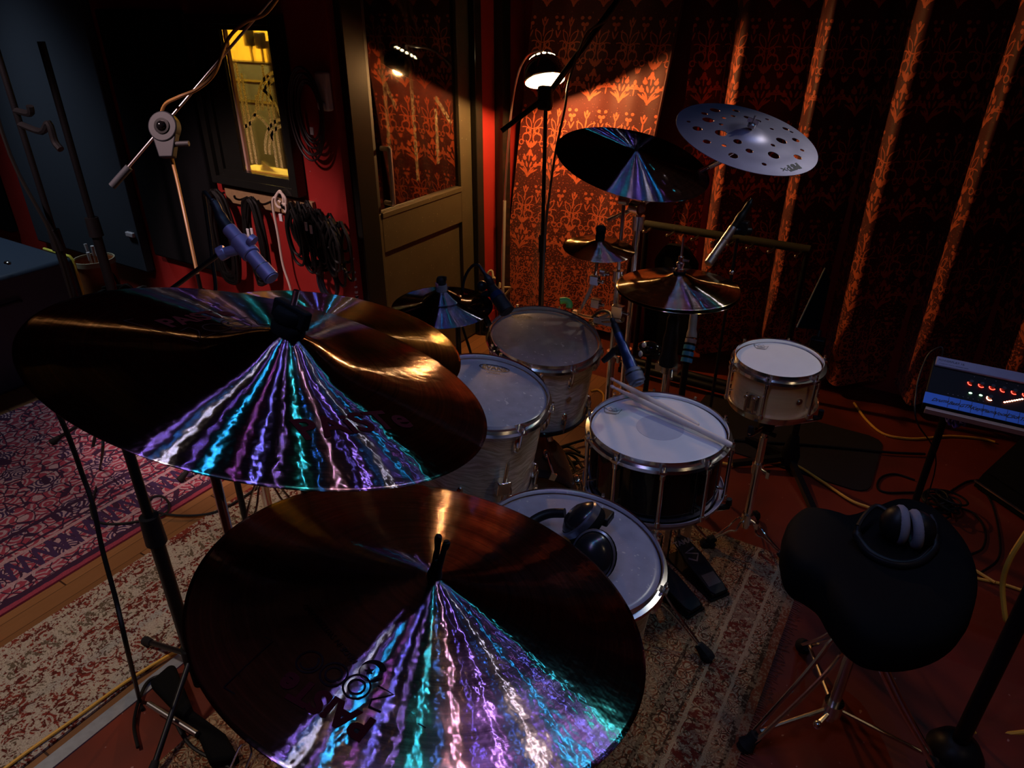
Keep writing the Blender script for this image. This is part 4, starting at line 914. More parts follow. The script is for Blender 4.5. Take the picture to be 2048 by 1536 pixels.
m3 = PZ(235, 868, 0); t = black_stand('tall black microphone stand with cable hooks before the blue grey panel', (m3.x, m3.y), 1.62, .016, ph=2.0, spread=.24)
for z_, s in ((1.345, 1), (1.30, 1)):
    obj('cable_hook', MB().tube([(m3.x, m3.y, z_), (m3.x+.07*s, m3.y+.01, z_-.005), (m3.x+.085*s, m3.y+.01, z_+.02)] if z_ > 1.32 else [(m3.x, m3.y, z_), (m3.x+.09, m3.y+.02, z_-.02), (m3.x+.135, m3.y+.03, z_+.01), (m3.x+.14, m3.y+.03, z_-.05), (m3.x+.165, m3.y+.03, z_-.075)], .012, 8, 4), M['black'], t)
obj('wrapped_cable', MB().tube([(m3.x-.05, m3.y-.03, 1.6), (m3.x-.03, m3.y-.05, 1.2), (m3.x+.045, m3.y-.03, .9), (m3.x+.02, m3.y-.02, .6), (m3.x+.04, m3.y-.03, .25), (m3.x+.02, m3.y-.12, .01)], .007, 6, 5), M['black_cable'], t)
m4 = (m3.x-.19, m3.y+.25); t = black_stand('second tall black stand at the left edge behind the hooked stand', m4, 1.55, .02, ph=.9)
# overhead boom stand with brown cable
bb = PZ(474, 905, 0); zc = VZ((bb.x, bb.y), 255); bt = black_stand('overhead boom stand with brown cable and grey counterweight before the window', (bb.x, bb.y), zc-.03, .011, ph=.5)
bc = V((bb.x, bb.y, zc)); db = (bc-CAM).dot(fwd)
b0, b1 = PD(228, 368, db+.03), PD(560, -22, db-.06); bd = (b1-b0).normalized(); bn = bd.cross(fwd).normalized(); tow = -(bd.cross(bn)).normalized()
if tow.dot(CAM-bc) < 0: tow = -tow
obj('boom_arm', MB().cyl(b0, b1, .0048, seg=12), M['nickel'], bt, label='silver boom rod')
obj('counterweight', MB().cyl(b0-bd*.01, b0+(bc-b0)*.30, .0125, seg=16), plain('grey rubber grip', (.035, .04, .05), .7), bt, label='grey counterweight grip')
cg = plain('slate clutch', (.012, .014, .020), .6); bb2 = PD(344, 285, db)
obj('boom_clutch', MB().cyl(bc-tow*.016, bc+tow*.018, .050, seg=32).prism([(-.048, 0), (.048, 0), (.030, -.10), (-.018, -.10)], -.014, .014, rotz_to(tow, bc, rgt)), cg, bt, bevel=.004)
obj('clutch_knob', MB().cyl(bc+tow*.016, bc+tow*.022, .026, seg=24).sphere(bc+tow*.020, .017, seg=16), M['black_gloss'], bt)
obj('side_lever', MB().cyl(PD(352, 288, db), PD(378, 287, db), .009, seg=10), plain('grey lever', (.03, .03, .033), .6), bt)
pts = [PD(395, 548, db-.03), PD(372, 440, db-.02), PD(352, 350, db+.02), PD(338, 300, db+.05), PD(322, 250, db+.04), PD(328, 212, db-.01), PD(355, 195, db-.06), PD(395, 178, db-.06), PD(430, 145, db-.06), PD(455, 80, db-.05), PD(490, 45, db-.06), PD(530, 28, db-.07), PD(562, -12, db-.07)]
tag(obj('microphone_cable', MB().tube(pts, .0055, 8, 6), M['brown_cable']), 'brown cable looping over the overhead boom clutch and down its pole', 'cable')
# stand crossing the lamp
lb = PZ(1078, 765, 0); zl = VZ((lb.x, lb.y), 200); lt = black_stand('black boom microphone stand crossing in front of the chrome dome lamp', (lb.x, lb.y), zl, .0125, ph=.8)
lc = V((lb.x, lb.y, zl+.01)); dl = (lc-CAM).dot(fwd); e0, e1 = PD(1003, 262, dl+.04), PD(1243, -8, dl-.10)
obj('boom_arm', MB().cyl(e0, lc, .0105, .0115, seg=12).cyl(lc, e1, .0125, .0135, seg=12), M['black_metal'], lt)
obj('boom_clutch', MB().box(lc-V((.035, .02, .05)), lc+V((.028, .02, .045))), M['black'], lt, bevel=.012)
pts = [PD(1246, -8, dl-.12), PD(1215, 38, dl-.11), PD(1178, 62, dl-.09), PD(1162, 92, dl-.08), PD(1150, 125, dl-.07), PD(1136, 170, dl-.06), PD(1130, 215, dl-.05), PD(1112, 300, dl-.04), PD(1100, 380, dl-.03), PD(1090, 470, dl-.03), PD(1085, 600, dl-.02), V((lb.x+.03, lb.y-.03, .2)), V((lb.x+.08, lb.y-.05, .006))]
tag(obj('microphone_cable', MB().tube(pts, .0052, 8, 6), plain('olive brown cable', (.16, .11, .05), .45)), 'thin brown cable hanging down beside the boom stand at the lamp', 'cable')
# mic stand at the right edge, throne side
rs = PZ(1905, 1512, 0); t = thing('microphone_stand', 'thick black stand pole with round base in the lower right corner', 'stand', (rs.x, rs.y, 0))
pole(t, 'pole', (rs.x, rs.y, .02), (rs.x, rs.y, 1.25), .0185, 'black_metal')
obj('base_plate', MB().lathe([(0, .001), (.064, .001), (.066, .02), (.050, .05), (.026, .065), (0, .066)], 28, Matrix.Translation((rs.x, rs.y, 0))), M['black'], t)
# arc lamp
LD = V((.33, -.32, -.89)).normalized(); LC = PY(1089, 152, 3.05)
lp = thing('dome_floor_lamp', 'arc floor lamp with polished chrome dome shade glowing warm before the curtain', 'lamp', (-2.03, 3.20, 0))
TL = rotz_to(-LD, LC, (1, 0, 0)); RD = .098
n_ = 20; arcp = [(RD*math.sin(PI/2*(1-k/n_)*1.12), RD*1.0*(math.cos(PI/2*(1-k/n_)*1.12))) for k in range(n_+1)]
sh = MB().lathe(arcp+[(r*.96, z-.003) for r, z in arcp[::-1]], 56, TL, close=True); ROOT[lp.name] = ROOT[lp.name]
dm_ = obj('dome_shade', sh, M['dome_out'], lp)
obj('dome_lining', MB().lathe([(r*.945, z-.004) for r, z in arcp], 56, TL), M['dome_in'], lp)
for k in range(13):
    a = 2*PI*k/13; th = .60; p = TL @ V((RD*1.004*math.sin(th)*math.cos(a), RD*1.004*math.sin(th)*math.sin(a), RD*1.004*math.cos(th))); nn = (p-TL @ V((0, 0, 0))).normalized()
    obj('vent_hole', MB().cyl(p-nn*.001, p+nn*.0012, .0085, seg=12), M['dome_glow'], dm_, label='glowing vent hole')
obj('light_bulb', MB().sphere(TL @ V((0, 0, .012)), .034, seg=20), M['bulb'], lp)
obj('arc_pole', MB().tube([(-2.03, 3.20, .02), (-2.026, 3.2, .5), PY(1018, 270, 3.2), PY(1033, 160, 3.2), PY(1055, 112, 3.16), TL @ V((0, 0, RD*1.15)), TL @ V((0, 0, RD))], .0055, 8, 6), M['nickel'], lp)
obj('lower_pole', MB().cyl((-2.03, 3.20, .02), (-2.012, 3.2, .75), .009), plain('pale grey tube', (.30, .27, .25), .4), lp)
obj('lamp_base', MB().box((-2.09, 3.05, .001), (-1.90, 3.30, .02)), M['black_metal'], lp, bevel=.004)

# ================================================================== microphones
def pencil_mic(label, tail, tip, r, body, holder=None):
    tail, tip = V(tail), V(tip); d = (tip-tail).normalized(); L = (tip-tail).length; t = thing('pencil_microphone', label, 'microphone', tail)
    obj('mic_body', MB().cyl(tail, tail+d*L*.82, r, seg=20), body, t)
    obj('mic_capsule', MB().cyl(tail+d*L*.80, tail+d*L, r*1.10, seg=20).cyl(tail+d*L, tail+d*(L+.002), r*.9, seg=20), body, t)
    obj('ring', MB().cyl(tail+d*L*.34, tail+d*L*.36, r*1.05, seg=20).cyl(tail+d*L*.79, tail+d*L*.80, r*1.13, seg=20), M['chrome_dark'], t)
    return t, d, L
lav = plain('lilac grey mic paint', (.24, .20, .33), .4, .5)
T_, P_ = PD(458, 458, 1.15), PD(543, 556, 1.13)
t, d, L = pencil_mic('lilac lit pencil microphone hanging over the large left crash', T_, P_, .0118, lav)
cp = T_+d*L*.38
obj('mic_clip', MB().cyl(cp-d*.018, cp+d*.018, .0155, seg=18).cyl(cp, PD(440, 508, 1.15), .009, seg=12).cyl(PD(452, 502, 1.15), PD(437, 510, 1.15), .0125, seg=8), lav, t, bevel=.002)
obj('clip_screw', MB().cyl(PD(500, 478, 1.13), PD(508, 484, 1.13), .010, seg=12), lav, t)
obj('plug', MB().tube([T_+d*.004, PD(445, 440, 1.15), PD(432, 412, 1.15), PD(424, 400, 1.15)], [.0105, .0100, .0075, .0045], 14, 4), M['black'], t)
tag(obj('microphone_cable', MB().tube([PD(424, 402, 1.15), PD(408, 385, 1.16), PD(412, 420, 1.2), PD(425, 520, 1.25), PD(430, 600, 1.28), PD(400, 700, 1.32)], .0035, 6, 6), M['black_cable']), 'black cable drooping from the lilac pencil microphone', 'cable')
d0 = 2.30; T_, P_ = PD(1466, 456, d0), PD(1417, 527, d0-.02)
t, d, L = pencil_mic('silver pencil microphone pointing down right of the hi-hat', T_, P_, .0135, M['mic_silver'])
obj('plug', MB().tube([T_, PD(1480, 436, d0), PD(1494, 415, d0), PD(1504, 398, d0)], [.0125, .0145, .011, .005], 14, 4), M['black'], t)
obj('mic_clip', MB().box(PD(1485, 455, d0+.01)-V((.018, .018, .022)), PD(1485, 455, d0+.01)+V((.018, .018, .022))).cyl(PD(1462, 462, d0), PD(1502, 462, d0+.02), .012), M['black'], t, bevel=.004)
sx = PD(1476, 470, d0+.03); t = thing('microphone_stand', 'slim dark stand carrying the silver pencil microphone', 'stand', (sx.x, sx.y, 0))
pole(t, 'pole', (sx.x, sx.y, .02), (sx.x, sx.y, sx.z-.012), .0055, 'black_metal'); obj('joint', MB().sphere((sx.x, sx.y, VZ((sx.x, sx.y), 545)), .010, seg=10), M['chrome_dark'], t)
obj('base_plate', MB().lathe([(0, .007), (.085, .007), (.083, .016), (.012, .024), (0, .024)], 28, Matrix.Translation((sx.x, sx.y, 0))), M['black_metal'], t)
# vocal type mic over the snare
dv = 1.84; A, B, C_ = PD(1236, 668, dv+.04), PD(1264, 738, dv), PD(1272, 758, dv-.01)
t = thing('handheld_microphone', 'dark blue handheld microphone aimed down at the black snare', 'microphone', A)
obj('mic_body', MB().tube([A, A+(B-A)*.5, B], [.0115, .0135, .0165], 20, 4), M['mic_blue'], t)
hd = (C_-B).normalized(); obj('mic_head', MB().tube([B, B+hd*.006, B+hd*.020, B+hd*.034, B+hd*.044, B+hd*.047], [.0165, .0215, .0235, .0225, .0165, .008], 20, 3), M['mic_mesh'], t)
obj('head_ring', MB().cyl(B+hd*.012, B+hd*.016, .0238, seg=24), M['black_metal'], t)
obj('plug', MB().tube([A, PD(1230, 652, dv+.05), PD(1224, 638, dv+.06)], [.0105, .0095, .0065], 14, 4), M['black'], t)
obj('mic_clip', MB().tube([PD(1245, 700, dv+.03), PD(1232, 700, dv+.05), PD(1218, 712, dv+.06), PD(1206, 722, dv+.07)], [.017, .012, .009, .008], 12, 4), M['black'], t)
tag(obj('microphone_cable', MB().tube([PD(1224, 638, dv+.06), PD(1220, 626, dv+.10), PD(1205, 622, dv+.24), PD(1190, 630, dv+.42), PD(1178, 648, dv+.62), PD(1174, 700, dv+.75), PZ(1170, 762, .03), PZ(1160, 762, .008)], .0045, 8, 6), M['black_cable']), 'black cable arching behind the dark blue handheld microphone', 'cable')
dt = 1.98; A, B = PD(992, 588, dt), PD(1015, 624, dt-.02)
t = thing('tom_microphone', 'black short microphone clipped at the rim of the rear tom', 'microphone', A)
d = (B-A).normalized(); obj('mic_body', MB().tube([A-d*.03, A, A+d*.02, B-d*.006, B], [.014, .0165, .021, .022, .019], 20, 3), M['black'], t)
obj('blue_ring', MB().cyl(A-d*.002, A+d*.016, .0195, .0215, seg=20), M['mic_blue'], t, label='dark blue band')
obj('plug', MB().tube([A-d*.028, PD(978, 560, dt), PD(962, 536, dt)], [.012, .011, .005], 12, 4), M['black'], t)
obj('rim_clip', MB().tube([A, PD(968, 590, dt+.03), PD(965, 620, dt+.03), PD(978, 650, dt+.02)], .010, 8, 3).sphere(PD(964, 572, dt+.03), .016, seg=10), M['black'], t)
tag(obj('microphone_cable', MB().tube([PD(962, 536, dt), PD(956, 530, dt), PD(945, 532, dt+.01), PD(932, 550, dt+.03), PD(925, 580, dt+.06), PD(922, 640, dt+.1), PD(945, 720, dt+.30), PZ(958, 790, .008)], .0042, 8, 6), M['black_cable']), 'black cable arching up from the tom microphone near the door', 'cable')
# small clutter behind the rear tom
tag(obj('cable_clip', MB().tube([PD(1120, 602, 2.5), PD(1132, 601, 2.5), PD(1139, 608, 2.5), PD(1138, 616, 2.5)], .012, 10, 4), M['green']), 'small green curved clip behind the rear tom rim', 'clip')
t = thing('cable_bundle', 'pale tangled cable ends on the floor by the lamp pole', 'cable bundle', PZ(1000, 640, .0))
mb = MB()
for k in range(7):
    p = PY(995+random.uniform(-12, 14), 575+random.uniform(-40, 30), 3.1); mb.tube([p+V((random.uniform(-.05, .05), random.uniform(-.04, .04), random.uniform(-.04, .06))) for _ in range(4)], .007, 6, 4)
obj('loops', mb, plain('tan cable ends', (.36, .30, .18), .5), t)

# ================================================================== sticks, headphones
def stick(label, butt, tip):
    butt, tip = V(butt), V(tip); d = (tip-butt).normalized(); L = (tip-butt).length
    t = thing('drumstick', label, 'drumstick', butt, group='pair of drumsticks on the black snare')
    o = obj('stick_shaft', MB().tube([butt, butt+d*.004, butt+d*.02, butt+d*L*.72, butt+d*L*.93, butt+d*(L-.012)], [.004, .0072, .0078, .0077, .0042, .0036], 14, 1), M['stick'], t)
    obj('stick_tip', MB().sphere(tip-d*.006, .0052, (1, 1, 1.7), rotz_to(d, (0, 0, 0)), seg=12), M['stick'], t); return t, d
zs = .7185
sa, sda = stick('front drumstick with dark lettering lying across the black snare', PZ(1464, 891, zs), PZ(1222, 772, zs+.012))
sb, sdb = stick('rear drumstick crossing under the lettered one at the snare rim', PZ(1330, 822, zs-.004)*.35+PZ(1452, 884, zs-.003)*.65+V((-.02, .02, -.001)), PZ(1222, 757, zs+.016))
p = PZ(1352, 836, zs+.0079); pr = V((sda.x, sda.y, sda.z)).normalized(); sdn = (-pr); ux = V((-pr.x, -pr.y, -pr.z)); uy = up.cross(ux).normalized()
obj('printed_text', text_bm('VIC FIRTH', .0105, lambda x, y: p+ux*x+uy*y*.8+up*(.0008-(y*y)*60), 0, .0004), M['print_black'], sa)
def pad_ring(c, n, R, r, sx=1.0): return MB().torus(c, R, r, n, 28, 10, (sx, 1.0))
zt = .655; hp = thing('headphones', 'black and silver headphones lying on the floor tom head', 'headphones', PZ(1170, 1070, zt))
gold = plain('satin black cup', (.014, .014, .016), .22, .2); blu = plain('steel blue cup band', (.20, .21, .28), .3, .8)
for (cx, cy), (ex, ey), r in (((1156, 1040), (1192, 1012), .046), ((1172, 1108), (1196, 1092), .047)):
    pass
def cup(t, c, n, R, th, pad=None, sx=.82):
    T = rotz_to(n, c, up); 
    sc = Matrix.Diagonal((1.0, sx, 1, 1))
    o = obj('ear_cup', MB().lathe([(0, th*.75), (R*.55, th*.70), (R*.86, th*.42), (R, th*.1), (R, -th*.15), (0, -th*.15)], 36, T @ sc), gold, t)
    obj('cup_band', MB().lathe([(R*.97, th*.26), (R*1.05, th*.16), (R*1.05, -th*.22), (R*1.0, -th*.24)], 36, T @ sc, close=True), pad or blu, o)
    mb = MB(); k = 28
    mb.tube([T @ V((R*.74*math.cos(2*PI*i/k), R*.74*sx*math.sin(2*PI*i/k), -th*.45)) for i in range(k)], th*.42, 10, 1, True); obj('ear_pad', mb, M['felt'], o); return o
q1 = PZ(1162, 1040, zt+.045); q2 = PZ(1186, 1112, zt+.036)
o1 = cup(hp, q1, V((-.50, -.15, .45)), .050, .036); o2 = cup(hp, q2, V((.25, -.75, .60)), .052, .040)
for i, o in enumerate((o1, o2)): pass
obj('headband', MB().tube([PZ(1130, 1026, zt+.04), PZ(1095, 1028, zt+.03), PZ(1062, 1045, zt+.018), PZ(1040, 1075, zt+.012), PZ(1060, 1130, zt+.012), PZ(1120, 1150, zt+.02), PZ(1160, 1128, zt+.03)], .011, 10, 5), M['black'], hp)
obj('yoke', MB().box(PZ(1207, 1035, zt+.03)-V((.012, .02, .008)), PZ(1207, 1035, zt+.03)+V((.018, .02, .012))).cyl(q1, PZ(1212, 1040, zt+.03), .007), M['black'], hp, bevel=.004)

# ================================================================== throne and second headphones
sx_, sy_ = .085, 1.435; th = thing('drum_throne', 'black saddle drum throne on chrome double-braced legs', 'stool', (sx_, sy_, 0))
ol = [(1562, 1100), (1570, 1058), (1600, 1028), (1650, 1032), (1692, 1044), (1745, 1030), (1800, 1014), (1860, 1032), (1908, 1078), (1942, 1130), (1953, 1190), (1937, 1250), (1892, 1292), (1822, 1314), (1750, 1310), (1702, 1282), (1664, 1235), (1640, 1195), (1610, 1172), (1575, 1150)]
Q = catmull([PZ(x, y, .50) for x, y in ol]+[PZ(*ol[0], .50)], 4)[:-1]; cen = sum(Q, V())/len(Q)
mb = MB(); rs_ = []
for s, z in ((.80, .432), (.93, .436), (.985, .452), (1.0, .48), (.985, .512), (.94, .530), (.84, .541), (.6, .546), (.3, .544), (.05, .542)):
    rs_.append([V((cen.x+(p.x-cen.x)*s, cen.y+(p.y-cen.y)*s, z+(.020 if z > .5 else 0)*max(0, abs((p-cen).normalized().dot(V((.62, .78, 0))))-.35)*s)) for p in Q])
seat = obj('seat', mb.rings(rs_), M['leather'], th, angle=75)
hubz = .36
pole(th, 'center_post', (sx_, sy_, .06), (sx_, sy_, .43), .0135, 'chrome_dark'); obj('top_collar', MB().cyl((sx_, sy_, hubz-.04), (sx_, sy_, hubz+.02), .024).cyl((sx_, sy_, hubz+.02), (sx_, sy_, .438), .019), M['chrome'], th)
obj('lower_collar', MB().cyl((sx_, sy_, .085), (sx_, sy_, .125), .024).cyl((sx_, sy_, .10), (sx_-.02, sy_-.05, .085), .007, seg=8).sphere((sx_-.022, sy_-.055, .083), .012, seg=10), M['chrome'], th)
for f in (PZ(1492, 1490, .015), PZ(1880, 1548, .015), PZ(1606, 1292, .015)):
    a = V((sx_, sy_, hubz-.01)); d = f-a; s = d.cross(up).normalized(); hz = V((d.x, d.y, 0)).normalized(); mb = MB()
    for k in (-1, 1): mb.tube([a+hz*.02+s*.013*k, a+hz*.035+d*.04+s*.020*k, a+d*.30+up*.03+s*.020*k, a+d*.55+up*.012+s*.016*k, f+s*.009*k], .0058, 8, 4)
    l = obj('leg', mb, M['chrome'], th); obj('rubber_foot', MB().tube([f-d.normalized()*.04, f, f+d.normalized()*.015], [.016, .023, .018], 12, 2).sphere((f.x, f.y, .017), .0165), M['rubber'], l)
    obj('strut', MB().cyl((sx_, sy_, .105), f-d*.14, .0055, seg=8), M['chrome_dark'], th); 
    obj('leg_joint', MB().box(a+hz*.02-V((.018, .018, .015)), a+hz*.02+V((.018, .018, .015))), M['chrome'], l, bevel=.004)
h2 = thing('headphones', 'black headphones with two grey velour pads resting on the drum throne', 'headphones', PZ(1810, 1090, .55))
for (x0, y0), (x1, y1), (x2, y2), m in (((1777, 1062), (1786, 1018), (1812, 1000), 0), ((1802, 1075), (1812, 1030), (1838, 1006), 1)):
    A, B, C_ = PZ(x0, y0, .575), PZ(x1, y1, .625), PZ(x2, y2, .64)
    c = PZ((x0+x2)/2+12, (y0+y2)/2+18, .595); dirn = V((-.80, -.52, .12)) if m == 0 else V((.80, .52, .12)); dirn = rgt*(-1 if m == 0 else 1)+up*.05+fwd*.25*(1 if m == 0 else -1)
    T = rotz_to(dirn, c+rgt*(.0 if m else -.010), up); mb = MB(); k = 30
    cu_ = obj('ear_cup', MB().lathe([(0, .040), (.022, .038), (.038, .026), (.046, .012), (.046, .006), (0, .006)], 32, T @ Matrix.Diagonal((1.0, .86, 1, 1))), M['black'], h2)
    obj('ear_pad', mb.tube([T @ V((.037*math.cos(2*PI*i/k), .032*math.sin(2*PI*i/k), -.002)) for i in range(k)], .0125, 10, 1, True), M['foam_grey'], cu_, label='grey velour pad')
ht = [PZ(1716, 1052, .585), PZ(1716, 1075, .565), PZ(1742, 1108, .552), PZ(1790, 1128, .550), PZ(1835, 1124, .552), PZ(1866, 1098, .562), PZ(1872, 1070, .58)]
hb = obj('headband', MB().tube(ht, [.008, .011, .012, .012, .012, .011, .008], 10, 6), M['black'], h2)
obj('stitched_edge', MB().tube([p+up*.010+V((-.004, -.006, 0)) for p in ht[1:-1]], .0022, 6, 6), M['grey_cable'], hb)
obj('yoke', MB().tube([ht[0], PZ(1730, 1030, .60), PZ(1752, 1012, .61), PZ(1775, 1022, .61)], .006, 8, 4), M['black'], h2); obj('yoke', MB().tube([ht[-1], PZ(1872, 1050, .59), PZ(1862, 1030, .60)], .006, 8, 4), M['black'], h2)

# ================================================================== double pedal boards
def pedal(label, heel, toe, w, logo=None, ridge=True):
    heel, toe = V(heel), V(toe); d = V((toe.x-heel.x, toe.y-heel.y, 0)); L = d.length; d.normalize(); s = V((d.y, -d.x, 0)); T = Matrix(((s.x, d.x, 0, heel.x), (s.y, d.y, 0, heel.y), (0, 0, 1, 0), (0, 0, 0, 1)))
    t = thing('kick_pedal', label, 'pedal', heel, group='pair of black kick pedals on the rug'); sl_ = .05/L
    S = Matrix(((1, 0, 0, 0), (0, 1, 0, 0), (0, sl_, 1, .03), (0, 0, 0, 1)))
    obj('base_plate', MB().prism([(-w*.5, -.02), (w*.5, -.02), (w*.6, L), (-w*.6, L)], .0095, .018, T), M['black_metal'], t, smooth=False)
    obj('footboard', MB().prism([(-w*.42, .0), (-w*.30, -.018), (w*.30, -.018), (w*.42, .0), (w*.5, L*.5), (w*.36, L*.92), (w*.2, L), (-w*.2, L), (-w*.36, L*.92), (-w*.5, L*.5)], 0, .010, T @ S), M['black'], t, bevel=.003)
    obj('hinge', MB().box((-w*.42, -.015, .018), (w*.42, .02, .034), T), M['black_metal'], t)
    f = lambda x, y: T @ S @ V((x, y, .0106))
    if ridge: obj('grip_lines', strokes([[(-w*.30+w*.06*k, .012), (-w*.30+w*.06*k+.002, .055)] for k in range(11)], .0024, f), M['print_grey'], t, smooth=False)
    if logo: obj('printed_logo', text_bm(logo, .026, lambda x, y: f(x, L*.86+y), 0, .0008), M['print_grey'], t)
    obj('printed_mark', strokes([[(-.022, L*.58), (.0, L*.50), (.022, L*.60), (-.018, L*.68), (.022, L*.72)]], .007 if logo else .0015, f), M['print_grey' if logo else 'black_metal'], t)
    obj('frame_post', MB().box((-w*.62, L-.012, .010), (-w*.5, L+.012, .16), T).box((w*.5, L-.012, .010), (w*.62, L+.012, .16), T).cyl(T @ V((-w*.62, L, .155)), T @ V((w*.62, L, .155)), .008), M['chrome_dark'], t)
    obj('chain', MB().cyl(T @ V((0, L-.004, .092)), T @ V((0, L, .150)), .007, seg=8), M['chrome_dark'], t)
    return t
pedal('right kick pedal board with printed letters and grip lines', PZ(1434, 1180, .03), PZ(1354, 1080, .07), .075, 'TAMA')
pedal('left plain kick pedal board nearer the floor tom', PZ(1384, 1212, .03), PZ(1296, 1120, .07), .075, None, False)

# ================================================================== mixer on its stand
mp = PZ(1802, 1085, 0); dm = 2.02
mt = thing('personal_mixer', 'black personal mixer with red lit knobs and blue tape strip', 'mixer', PD(1945, 770, dm))
P00 = PD(1846, 806, dm); P10 = PZ(2048, 852, P00.z); P01 = PD(1872, 713, dm+.06)
ux = (P10-P00); ux.z = 0; ux.normalize(); vy = (P01-P00); vy = (vy-ux*vy.dot(ux)); H = vy.length; vy.normalize(); nz = ux.cross(vy)
if nz.z < 0: nz = -nz
o0 = P00; TM = Matrix(((ux.x, vy.x, nz.x, o0.x), (ux.y, vy.y, nz.y, o0.y), (ux.z, vy.z, nz.z, o0.z), (0, 0, 0, 1)))
Wd = .40; sc = (P10-P00).dot(ux)/202.0
obj('case', MB().box((0, 0, -.035), (Wd, H, 0), TM), M['mixer_face'], mt, bevel=.004)
obj('top_lip', MB().box((.006, H*.80, -.002), (Wd, H*1.0, .006), TM), M['mixer_top'], mt, bevel=.003, label='grey blue lip')
def mf(z=.0015): return lambda x, y: TM @ V((x, y, z))
obj('tape_strip', MB().box((-.001, .002, -.004), (Wd, H*.235, .0012), TM), M['scribble'], mt, smooth=False, label='blue tape strip with handwriting')
obj('tape_dividers', strokes([[(.060+.0285*k, .003), (.060+.0285*k, H*.23)] for k in range(11)], .0012, mf(.0016)), M['pen'], mt, smooth=False)
for k, wd in enumerate(('Drums', 'Bass', 'GTR', 'Keys', 'Piano', 'Vocal', 'Click', 'Talk')):
    cx = .036 if k == 0 else .060+.0285*(k-.5); cx = .040 if k == 0 else cx
    obj('handwritten_word', text_bm(wd, .0150, lambda x, y: TM @ V((cx+x+y*.25, H*.12+y+x*.12, .0018)), .3, .0004), M['pen'], mt)
obj('lip_text', text_bm('POWERPLAY 16', .0095, lambda x, y: TM @ V((.045+x, H*.92+y, .0066))), M['print_black'], mt)
obj('lip_text', text_bm('16 CHANNEL DIGITAL PERSONAL MIXER', .0042, lambda x, y: TM @ V((.052+x, H*.85+y, .0066))), M['print_black'], mt)
kx = [.104+.0265*k for k in range(10)]
for k, x in enumerate(kx):
    y = H*.60; kn_ = obj('knob', MB().cyl(TM @ V((x, y, 0)), TM @ V((x, y, .012)), .0055, .005, seg=16), M['black'], mt)
    a = (.9, 1.1, 1.2, .95, 1.0)[k % 5]; obj('knob_glow', MB().tube([TM @ V((x+.0075*math.cos(q), y+.0075*math.sin(q), .0015)) for q in [PI*1.0+a*PI*.75*j/10-.2 for j in range(11)]], .0011, 6, 1), M['led_red'], kn_, label='red glowing arc')
kn_ = obj('knob', MB().cyl(TM @ V((.156, H*.38, 0)), TM @ V((.156, H*.38, .012)), .0055, seg=16), M['black'], mt)
obj('knob_glow', MB().tube([TM @ V((.156+.0075*math.cos(q), H*.38+.0075*math.sin(q), .0015)) for q in [PI*.85+PI*.9*j/10 for j in range(11)]], .0013, 6, 1), M['led_hot'], kn_, label='red glowing arc')
for x in (.108, .1335): obj('status_light', MB().sphere(TM @ V((x, H*.40, .001)), .0036, (1.2, 1.0, .5), seg=10), M['led_green'], mt, label='green light')
for k in range(8): obj('meter_light', MB().sphere(TM @ V((.192+.0055*k, H*.365+.0032*k, .001)), .0030, (1, 1, .6), seg=8), M['led_hot'], mt, label='red meter light')
mb = MB()
for k in range(9): mb.cyl(TM @ V((.055+.0125*k, H*.29, 0)), TM @ V((.055+.0125*k, H*.29, .002)), .0014, seg=8)
for k in range(8): mb.cyl(TM @ V((.109+.0265*k, H*.74, 0)), TM @ V((.109+.0265*k, H*.74, .002)), .0012, seg=8)
obj('push_buttons', mb, M['print_grey'], mt)
obj('front_edge', MB().box((.010, -.010, -.036), (Wd, -.001, -.012), TM), plain('pale wooden edge', (.62, .50, .42), .4), mt, label='pale front edge of the tray')
st = thing('mixer_stand', 'black pole stand under the personal mixer', 'stand', (mp.x, mp.y, 0)); mz = VZ((mp.x, mp.y), 838)
pole(st, 'pole', (mp.x, mp.y, .02), (mp.x, mp.y, mz), .0115, 'black_metal'); tripod(st, mp.x, mp.y, .14, .24, 1.3, 'black_metal', False, .013, .007)
tr = TM @ V((.05, H*.4, -.045)); obj('tray_arm', MB().tube([(mp.x, mp.y, mz-.01), V((mp.x, mp.y, mz))*.5+tr*.5, TM @ V((.12, H*.4, -.0365))], .010, 8, 3), M['black_metal'], st)
tag(obj('audio_cable', MB().tube([TM @ V((.018, H*1.01, .0)), TM @ V((.016, H*1.12, .012)), TM @ V((.006, H*1.16, .012)), TM @ V((-.016, H*1.02, 0)), TM @ V((-.024, H*.7, -.02)), TM @ V((-.022, H*.3, -.03)), TM @ V((.0, -.03, -.06)), V((mp.x+.02, mp.y, .35)), V((mp.x+.03, mp.y+.02, .01))], .0022, 6, 6), M['grey_cable']), 'thin grey cable curling round the left end of the mixer', 'cable')
mb = MB(); cb = PD(1912, 836, dm+.03)
for k in range(5): mb.torus(cb+ux*(.010*k-.02)+V((0, 0, -.004+.006*abs(k-2)-.012)), .014, .0034, (1, .4*(-1)**k, .2), 16, 6)
tag(obj('coiled_cable', mb, plain('violet blue jacket', (.10, .09, .55), .35)), 'coiled violet blue cable hanging under the mixer tray', 'cable')
